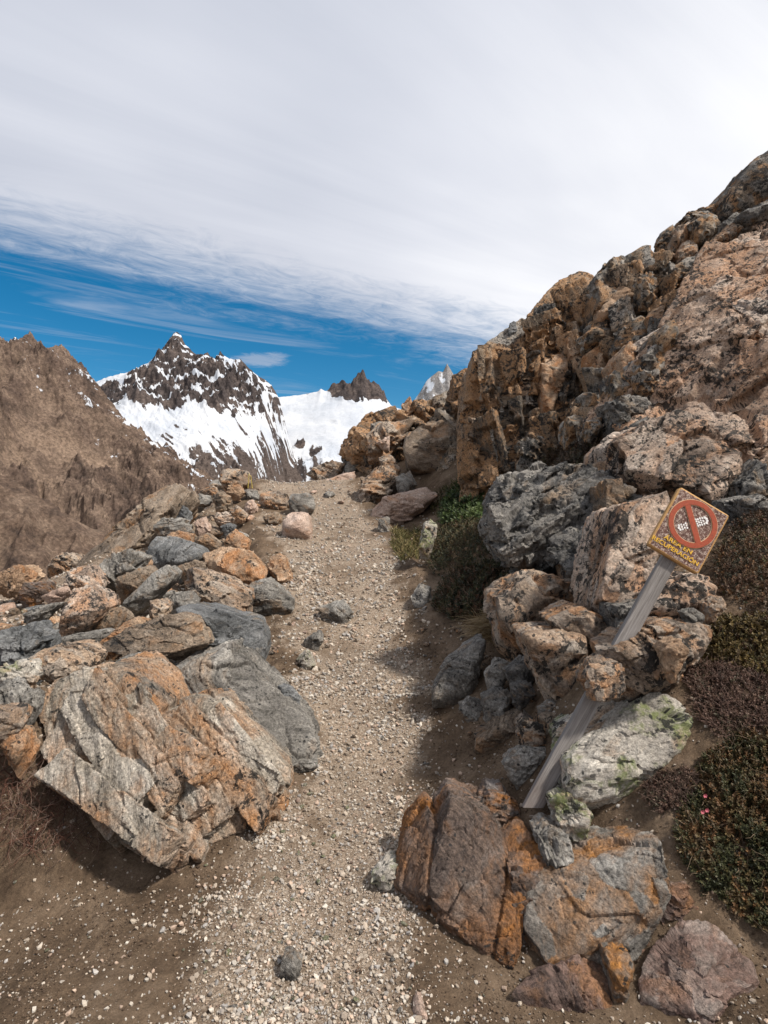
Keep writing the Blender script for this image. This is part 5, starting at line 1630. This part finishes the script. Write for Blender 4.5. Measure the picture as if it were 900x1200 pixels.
def heath(name, label, pp, n, Hb, sprig, leaf, pal, seed, cat='shrub', leaves=12, twigs=140, twigcol=(.22, .16, .11), spread=.12, group=None, patch=6.0):
    """low cushion shrub: thousands of short leafy sprigs over a rounded mound, with bare twigs among them"""
    rng = np.random.default_rng(seed)
    poly = wpoly(pp)
    P = np.array(poly)
    lo, hi = P.min(0) - .01, P.max(0) + .01
    xs = rng.uniform(lo[0], hi[0], n * 6)
    ys = rng.uniform(lo[1], hi[1], n * 6)
    wob = perlin(np.stack([xs * 5, ys * 5, xs * 0], 1), seed) * .04
    d = edge_dist(xs, ys, poly)
    ins = inpoly(xs, ys, poly)
    k = np.where(ins & (d > np.abs(wob) * .8))[0][:n]
    xs, ys, d = xs[k], ys[k], d[k]
    n = len(xs)

    def dome(x, y, d_):
        e = np.sqrt(np.clip(d_ / spread, 0, 1))
        lump = .62 + .55 * fbm(np.stack([x * patch, y * patch, x * 0], 1), 3, seed + 2)
        return Hb * e * np.clip(lump, .12, 1.4)
    hz = dome(xs, ys, d) + drop(xs, ys) * .8
    zb = G(xs, ys) + ground_noise(xs, ys)
    lev = rng.uniform(0, 1, n) ** .45
    base = np.stack([xs, ys, zb + hz * lev], 1)
    cen = np.array([P[:, 0].mean(), P[:, 1].mean()])
    outw = np.stack([xs - cen[0], ys - cen[1]], 1)
    outw /= np.linalg.norm(outw, axis=1)[:, None] + 1e-6
    up = np.c_[outw * (1 - np.clip(d / spread, 0, 1))[:, None] * .9, np.ones(n)] + rng.normal(0, .45, (n, 3))
    up[:, 1] -= .25
    up /= np.linalg.norm(up, axis=1)[:, None]
    A = np.cross(up, rng.normal(size=(n, 3)))
    A /= np.linalg.norm(A, axis=1)[:, None]
    Bv = np.cross(up, A)
    ln = sprig * rng.uniform(.5, 1.3, n)
    Vs, Cs = [], []
    pal = np.array(pal)
    tone = fbm(np.stack([xs * patch * 1.3, ys * patch * 1.3, xs * 0 + 5], 1), 3, seed + 4) * .9 + rng.normal(0, .25, n)
    pick = np.clip(((tone + .8) / 1.6 * len(pal)).astype(int), 0, len(pal) - 1)
    csp = pal[pick] * rng.uniform(.7, 1.3, (n, 1))
    for j in range(leaves):
        t = (j + .6) / leaves
        an = j * 2.4 + rng.uniform(0, .6, n)
        rad = A * np.cos(an)[:, None] + Bv * np.sin(an)[:, None]
        dirv = rad * .75 + up * .65 + rng.normal(0, .15, (n, 3))
        side = np.cross(dirv, up)
        side /= np.linalg.norm(side, axis=1)[:, None] + 1e-6
        p0 = base + up * (ln * t)[:, None]
        L = leaf * rng.uniform(.7, 1.3, n)[:, None]
        wv = side * L * .24
        Vs.append(np.stack([p0, p0 + dirv * L * .55 + wv, p0 + dirv * L, p0 + dirv * L * .55 - wv], 1))
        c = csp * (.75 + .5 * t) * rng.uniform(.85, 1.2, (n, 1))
        Cs.append(np.repeat(c[:, None], 4, 1))
    V = np.concatenate(Vs).reshape(-1, 3)
    C = np.concatenate(Cs).reshape(-1, 3)
    fq = np.arange(len(V)).reshape(-1, 4)
    loc = (cen[0], cen[1], float(H(cen[0], cen[1])))
    root = empty(name, loc, label, cat, group)
    Mw = np.array(loc)
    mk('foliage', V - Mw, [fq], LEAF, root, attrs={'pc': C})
    # woody stems
    paths, rads = [], []
    for j in rng.integers(0, n, twigs):
        p = base[j].copy()
        p[2] = zb[j] + hz[j] * rng.uniform(.2, 1.0)
        dv = up[j] + rng.normal(0, .5, 3)
        pts = [p - Mw]
        q = p - Mw
        for s in range(5):
            dv = dv + rng.normal(0, .3, 3)
            dv /= np.linalg.norm(dv)
            q = q + dv * sprig * .55
            pts.append(q)
        paths.append(pts)
        rads.append(leaf * rng.uniform(.06, .13))
    V, fq = tubes(paths, rads)
    mk('stems', V, [fq], TWIG, root, attrs={'pc': np.tile(np.array(twigcol), (len(V), 1)) * np.repeat(rng.uniform(.5, 1.6, (len(V) // 4, 1)), 4, 0)[:len(V)]})
    return root


def tuft(name, label, pp, n, hgt, wid, pal, seed, cat='grass', droop=.6, lean=(0, 0), spread=.8):
    rng = np.random.default_rng(seed)
    poly = wpoly(pp)
    P = np.array(poly)
    lo, hi = P.min(0), P.max(0)
    xs, ys = rng.uniform(lo[0], hi[0], n * 5), rng.uniform(lo[1], hi[1], n * 5)
    k = np.where(inpoly(xs, ys, poly))[0][:n]
    xs, ys = xs[k], ys[k]
    n = len(xs)
    zs = G(xs, ys) + ground_noise(xs, ys) - .01
    d0 = np.stack([rng.normal(lean[0], spread * .5, n), rng.normal(lean[1], spread * .5, n), np.ones(n)], 1)
    d0 /= np.linalg.norm(d0, axis=1)[:, None]
    L = hgt * rng.uniform(.45, 1.15, n)
    pal = np.array(pal)
    col = pal[rng.integers(0, len(pal), n)] * rng.uniform(.7, 1.25, (n, 1))
    side = np.cross(d0, rng.normal(size=(n, 3)))
    side /= np.linalg.norm(side, axis=1)[:, None]
    rows, cs = [], []
    p = np.stack([xs, ys, zs], 1)
    d = d0.copy()
    S = 5
    for s in range(S + 1):
        w = wid * (1 - (s / S) ** 1.6) + wid * .06
        rows.append(np.stack([p - side * w, p + side * w], 1))
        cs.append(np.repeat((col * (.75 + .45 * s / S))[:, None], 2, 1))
        p = p + d * (L / S)[:, None]
        d = d + np.stack([d0[:, 0], d0[:, 1], -np.ones(n) * .5], 1) * droop * .35
        d /= np.linalg.norm(d, axis=1)[:, None]
    V = np.stack(rows, 1).reshape(n, -1, 3)
    C = np.stack(cs, 1).reshape(n, -1, 3)
    b = (np.arange(n) * (2 * (S + 1)))[:, None]
    fq = np.concatenate([np.stack([b[:, 0] + 2 * s, b[:, 0] + 2 * s + 1, b[:, 0] + 2 * s + 3, b[:, 0] + 2 * s + 2], 1) for s in range(S)])
    loc = (float(xs.mean()), float(ys.mean()), float(zs.mean()))
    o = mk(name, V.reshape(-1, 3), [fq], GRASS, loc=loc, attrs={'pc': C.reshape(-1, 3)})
    return tag(o, label, cat)


GREEN = [(.020, .022, .009), (.032, .034, .013), (.048, .044, .017), (.075, .050, .020), (.110, .055, .022), (.06, .042, .02)]
RUSTY = [(.022, .024, .010), (.045, .030, .015), (.075, .036, .018), (.10, .05, .02), (.06, .05, .016)]
OCHRE = [(.045, .030, .014), (.075, .050, .016), (.10, .068, .02), (.055, .045, .015), (.07, .035, .02)]
WINEP = [(.045, .028, .02), (.07, .038, .027), (.10, .06, .042), (.055, .045, .026)]


def build_veg():
    heath('heath_shrub', 'large dark green heath shrub with rusty tips filling the lower right edge', "785,1000 800,960 826,905 868,872 930,850 1075,860 1075,1120 905,1118 868,1092 826,1060 796,1030", 8200, .13, .030, .0105, GREEN, 1, spread=.12, twigs=650, patch=9)
    heath('heath_shrub', 'rusty brown heath shrub on the slope right of the sign board', "836,650 862,612 905,604 1060,600 1060,740 905,728 858,712 840,690", 4600, .10, .032, .012, RUSTY, 2, spread=.1, twigs=220, patch=7)
    heath('heath_shrub', 'ochre mossy heath cushion below the sign board at the right edge', "812,752 838,730 905,730 1060,742 1060,806 905,802 850,792 818,778", 4600, .06, .024, .010, OCHRE, 3, spread=.08, twigs=160, patch=8)
    heath('heath_shrub', 'dry reddish brown heath with bare twigs above the large dark shrub', "800,800 820,786 905,800 1060,806 1060,862 905,862 842,880 818,862", 2600, .05, .026, .009, WINEP, 4, spread=.08, twigs=1100, twigcol=(.20, .13, .105), patch=8)
    heath('heath_shrub', 'thin dark heath under the lichen boulder at the trail side slope', "752,940 800,905 830,930 800,962 770,960", 700, .04, .022, .009, WINEP, 14, spread=.06, twigs=350, twigcol=(.16, .11, .085), patch=8)
    heath('heath_shrub', 'upper dark heath cushion beside the whitish lichened rock', "497,656 506,626 522,618 552,612 576,604 586,626 580,654 540,668 510,664", 2400, .24, .06, .022, GREEN[:4] + [(.07, .04, .018)], 5, spread=.3, twigs=160, patch=3)
    heath('heath_shrub', 'lower dark heath cushion hanging over the trail edge next to dry grass', "508,716 516,690 540,668 580,656 612,652 614,668 590,694 556,716 530,726", 2600, .24, .055, .020, RUSTY[:3] + GREEN[:4], 6, spread=.25, twigs=350, patch=3.5)
    heath('heath_shrub', 'bright green cushion plant at the foot of the buttress', "516,610 522,584 536,566 556,552 566,580 562,604 540,612", 1500, .30, .09, .036, [(.02, .035, .008), (.035, .055, .012), (.05, .07, .016)], 7, spread=.4, twigs=40, patch=2)
    heath('red_scrub', 'reddish brown dry scrub growing in the cliff gully', "770,352 790,338 826,320 822,340 800,356 778,366", 500, .35, .09, .035, [(.05, .022, .016), (.08, .035, .022), (.05, .03, .02)], 8, spread=.3, twigs=200, twigcol=(.10, .05, .04), patch=2)
    heath('heath_shrub', 'brown withered heath on the ledge under the gully', "630,548 650,532 690,520 722,505 730,520 700,536 660,545", 1200, .22, .07, .03, [(.03, .02, .012), (.05, .03, .016), (.04, .035, .015)], 9, spread=.3, twigs=120, twigcol=(.10, .07, .05), patch=2)
    tuft('grass_tuft', 'yellow green grass tuft left of the dark heath at the trail edge', "458,640 462,612 490,604 500,616 492,652 470,660", 1500, .16, .006, [(.10, .085, .03), (.15, .12, .045), (.07, .075, .025), (.20, .155, .075)], 11, spread=1.0)
    tuft('grass_tuft', 'dry straw grass tuft spilling from under the wide tan boulder', "556,722 570,704 590,698 596,716 580,736", 620, .30, .0035, [(.34, .25, .14), (.26, .19, .10), (.40, .31, .19)], 12, lean=(-.7, -.8), spread=.8, droop=1.2)
    tuft('grass_tuft', 'short brownish green grass around the bright green cushion plant', "500,580 520,556 545,545 570,590 572,606 530,612", 1600, .17, .008, [(.07, .065, .025), (.10, .08, .035), (.05, .055, .02)], 13, spread=1.0)
    build_roots()
    build_flowers()


def build_roots():
    rng = np.random.default_rng(31)
    paths, rads, cols = [], [], []
    for j in range(800):
        a, b = rng.uniform(-60, 118), rng.uniform(872, 985)
        if b > 985 - max(0, (60 - a)) * .1 and a > 100:
            continue
        yy = hit(a, b) - .02
        p = np.array(W(a, b, yy))
        dv = np.array([rng.normal(.2, .6), rng.normal(-.5, .4), rng.normal(-.25, .5)])
        pts = [p]
        st = rng.uniform(.012, .03)
        for s in range(8):
            dv = dv + rng.normal(0, .38, 3) + np.array([0, -.03, -.10])
            dv /= np.linalg.norm(dv)
            p = p + dv * st
            zg = float(H(p[0], p[1])) + .004
            if p[2] < zg: p = np.array([p[0], p[1], zg])
            pts.append(p)
        paths.append(pts)
        rads.append(rng.uniform(.0005, .0019))
    V, fq = tubes(paths, rads, 5)
    n = len(V)
    c = np.array([(.075, .036, .026), (.12, .058, .04), (.06, .04, .032), (.20, .14, .11)])[rng.integers(0, 4, n // 45)]
    c = np.repeat(c, 45, 0)
    c = np.r_[c, np.tile(c[-1:], (n - len(c), 1))]
    loc = V.mean(0)
    o = mk('root_tangle', V, [fq], TWIG, loc=loc, attrs={'pc': c})
    tag(o, 'tangle of thin reddish roots hanging from the dirt bank at lower left', 'roots')


def build_flowers():
    rng = np.random.default_rng(5)
    pink = np.array((.50, .13, .16))
    for (a, b) in ((826, 932), (823, 951), (828, 949)):
        yy = hit(a, b) - .09
        p = np.array(W(a, b, yy))
        Vs = []
        for j in range(6):
            an = j * 1.047
            d_ = np.array([math.cos(an), -.55, math.sin(an)])
            s_ = np.array([-math.sin(an), 0, math.cos(an)])
            L = .0085
            Vs += [p, p + d_ * L * .6 + s_ * L * .4, p + d_ * L, p + d_ * L * .6 - s_ * L * .4]
        V = np.array(Vs)
        root = empty('pink_flower', p, 'small pink flower on the large dark green heath shrub', 'flower', 'pink flowers on the dark heath')
        mk('petals', V - p, [np.arange(24).reshape(-1, 4)], LEAF, root, attrs={'pc': np.tile(pink, (24, 1))})
        q = p - p
        Vt, ft = tubes([[q, q + np.array([.002, .02, -.012]), q + np.array([.004, .045, -.035]), q + np.array([.004, .07, -.07])]], [.0012])
        mk('stalk', Vt, [ft], TWIG, root, attrs={'pc': np.tile(np.array((.06, .06, .03)), (len(Vt), 1))})
# ------------------------------------------------------------------ sky, sun, camera
def build_world():
    w = bpy.data.worlds.new('World')
    sc.world = w
    w.use_nodes = True
    t = w.node_tree
    t.nodes.clear()

    def n(kind, **kw):
        q = t.nodes.new('ShaderNode' + kind)
        for a, b in kw.items(): setattr(q, a, b)
        return q

    def put(s, v):
        if hasattr(v, 'node'): t.links.new(v, s)
        else: s.default_value = v

    def mth(op, a, b=None, clamp=False):
        q = n('Math', operation=op, use_clamp=clamp)
        put(q.inputs[0], a)
        if b is not None: put(q.inputs[1], b)
        return q.outputs[0]

    def ss(a, b, x):
        q = n('MapRange', interpolation_type='SMOOTHSTEP')
        put(q.inputs[0], x); q.inputs[1].default_value = a; q.inputs[2].default_value = b
        return q.outputs[0]

    def noise(v, s, d, r=.55, dist=0.):
        q = n('TexNoise')
        put(q.inputs['Vector'], v)
        q.inputs['Scale'].default_value = s; q.inputs['Detail'].default_value = d; q.inputs['Roughness'].default_value = r; q.inputs['Distortion'].default_value = dist
        return q.outputs[0]
    out = n('OutputWorld')
    bg = n('Background')
    t.links.new(bg.outputs[0], out.inputs[0])
    sky = n('TexSky', sky_type='NISHITA')
    sky.sun_disc = False
    sky.sun_elevation = math.radians(SUN_EL)
    sky.sun_rotation = math.radians(SUN_AZ)
    sky.altitude = 1200
    sky.air_density = 1.0
    sky.dust_density = .25
    sky.ozone_density = 2.2
    tc = n('TexCoord')
    D = tc.outputs['Generated']
    sp = n('SeparateXYZ')
    put(sp.inputs[0], D)
    x, y, z = sp.outputs
    # the veil of cirrus lies on one layer high above; its edge is a straight line on that layer
    zz = mth('MAXIMUM', z, .02)
    X, Y = mth('DIVIDE', x, zz), mth('DIVIDE', y, zz)
    # along / across the streaks
    u = mth('ADD', mth('MULTIPLY', X, .855), mth('MULTIPLY', Y, .52))
    v = mth('SUBTRACT', mth('MULTIPLY', Y, .855), mth('MULTIPLY', X, .52))
    cb = n('CombineXYZ')
    put(cb.inputs[0], mth('MULTIPLY', u, .22)); put(cb.inputs[1], v)
    S = cb.outputs[0]
    cb2 = n('CombineXYZ')
    put(cb2.inputs[0], mth('MULTIPLY', u, .55)); put(cb2.inputs[1], v)
    S2 = cb2.outputs[0]
    edge = mth('ADD', mth('SUBTRACT', mth('MULTIPLY', x, .25), mth('MULTIPLY', y, .335)), z)
    streak = mth('SUBTRACT', noise(S, 1.5, 7, .62, .6), .5)
    fine = mth('SUBTRACT', noise(S2, 9.0, 6, .7, 1.2), .5)
    big = mth('SUBTRACT', noise(S2, .55, 4, .55), .5)
    e = mth('ADD', edge, mth('ADD', mth('MULTIPLY', streak, .20), mth('MULTIPLY', fine, .11)))
    veil = ss(-.065, .075, e)
    # thin low wisps in the blue gap
    wis = ss(.10, .30, mth('ADD', noise(S, 2.6, 6, .62, .8), -.42))
    low = mth('MULTIPLY', ss(-.30, -.10, edge), mth('MULTIPLY', wis, .30))
    right = ss(.02, .14, mth('SUBTRACT', x, mth('MULTIPLY', y, .02)))
    right = mth('MULTIPLY', right, .75)
    # one small cloud above the snow peak's shoulder: a short streak of its own
    dx = mth('DIVIDE', mth('SUBTRACT', mth('DIVIDE', x, mth('MAXIMUM', y, .05)), -.215), .055)
    dz = mth('DIVIDE', mth('SUBTRACT', mth('DIVIDE', z, mth('MAXIMUM', y, .05)), .268), .014)
    sm = ss(1.15, .1, mth('ADD', mth('ADD', mth('MULTIPLY', dx, dx), mth('MULTIPLY', dz, dz)), mth('MULTIPLY', fine, 2.4)))
    cover = mth('MAXIMUM', mth('MAXIMUM', veil, low), mth('MULTIPLY', sm, .5))
    cover = mth('MULTIPLY', cover, mth('GREATER_THAN', y, -5.0))
    # brighter where the veil is thick towards the hidden sun, greyer folds elsewhere
    fold = mth('ADD', mth('MULTIPLY', streak, .60), mth('MULTIPLY', big, 1.6))
    body = mth('ADD', .69, mth('MULTIPLY', fold, .48))
    body = mth('ADD', body, mth('MULTIPLY', ss(-.35, .45, mth('ADD', x, mth('MULTIPLY', z, -.30))), .30))
    rmp = n('ValToRGB')
    put(rmp.inputs[0], body)
    el = rmp.color_ramp.elements
    el[0].position, el[0].color = .55, (.41, .445, .535, 1)
    el[1].position, el[1].color = 1.0, (.90, .905, .93, 1)
    m = el_mid = rmp.color_ramp.elements.new(.80)
    m.color = (.67, .69, .755, 1)
    k = n('Mix', data_type='RGBA', blend_type='MULTIPLY')
    k.inputs[0].default_value = 1
    put(k.inputs[6], rmp.outputs[0])
    k.inputs[7].default_value = (CLOUD, CLOUD, CLOUD, 1)
    sat = n('HueSaturation')
    sat.inputs['Saturation'].default_value = 1.45
    sat.inputs['Hue'].default_value = .488
    sat.inputs['Value'].default_value = SKYV
    put(sat.inputs['Color'], sky.outputs[0])
    mx = n('Mix', data_type='RGBA')
    put(mx.inputs[0], cover)
    put(mx.inputs[6], sat.outputs[0])
    put(mx.inputs[7], k.outputs[2])
    put(bg.inputs[0], mx.outputs[2])
    bg.inputs[1].default_value = SKY_STR


SUN_EL, SUN_AZ = 52, 118       # azimuth measured clockwise from +Y: from the right, a little behind the camera
SKY_STR, CLOUD, SKYV = .10, 8.8, .80
EXPO = 0.4


def build_light_cam():
    s = bpy.data.lights.new('sun', 'SUN')
    s.energy = 4.0
    s.angle = math.radians(4.5)
    s.color = (1.0, .94, .855)
    o = bpy.data.objects.new('sun', s)
    COL.objects.link(o)
    e, a = math.radians(SUN_EL), math.radians(SUN_AZ)
    d = Vector((math.sin(a) * math.cos(e), math.cos(a) * math.cos(e), math.sin(e)))
    o.rotation_euler = d.to_track_quat('Z', 'Y').to_euler()
    o.location = d * 30
    c = bpy.data.cameras.new('camera')
    c.sensor_fit = 'VERTICAL'
    c.sensor_height = 36
    c.sensor_width = 24
    c.lens = 20
    c.clip_start = .05
    c.clip_end = 40000
    co = bpy.data.objects.new('camera', c)
    COL.objects.link(co)
    co.location = (0, 0, CZ)
    co.rotation_euler = (math.radians(90), 0, 0)
    sc.camera = co
    vs = sc.view_settings
    vs.view_transform = 'Standard'
    vs.look = 'None'
    vs.exposure = EXPO
    vs.gamma = 1
    vs.use_curve_mapping = False
    sc.cycles.max_bounces = 5
    sc.cycles.diffuse_bounces = 3
    sc.cycles.glossy_bounces = 2
    sc.cycles.transmission_bounces = 2
    sc.cycles.use_denoising = True
    sc.cycles.use_adaptive_sampling = True
    sc.cycles.adaptive_threshold = .015


PEB = pc_mat('pebble', .9, .2, bump=.5, scale=70)
import time as _t
for fn in (build_world, build_light_cam, build_ground, build_gravel, build_loose, build_mountains, build_sign, build_marker, build_veg):
    _a = _t.time()
    fn()
    print(fn.__name__, round(_t.time() - _a, 2))
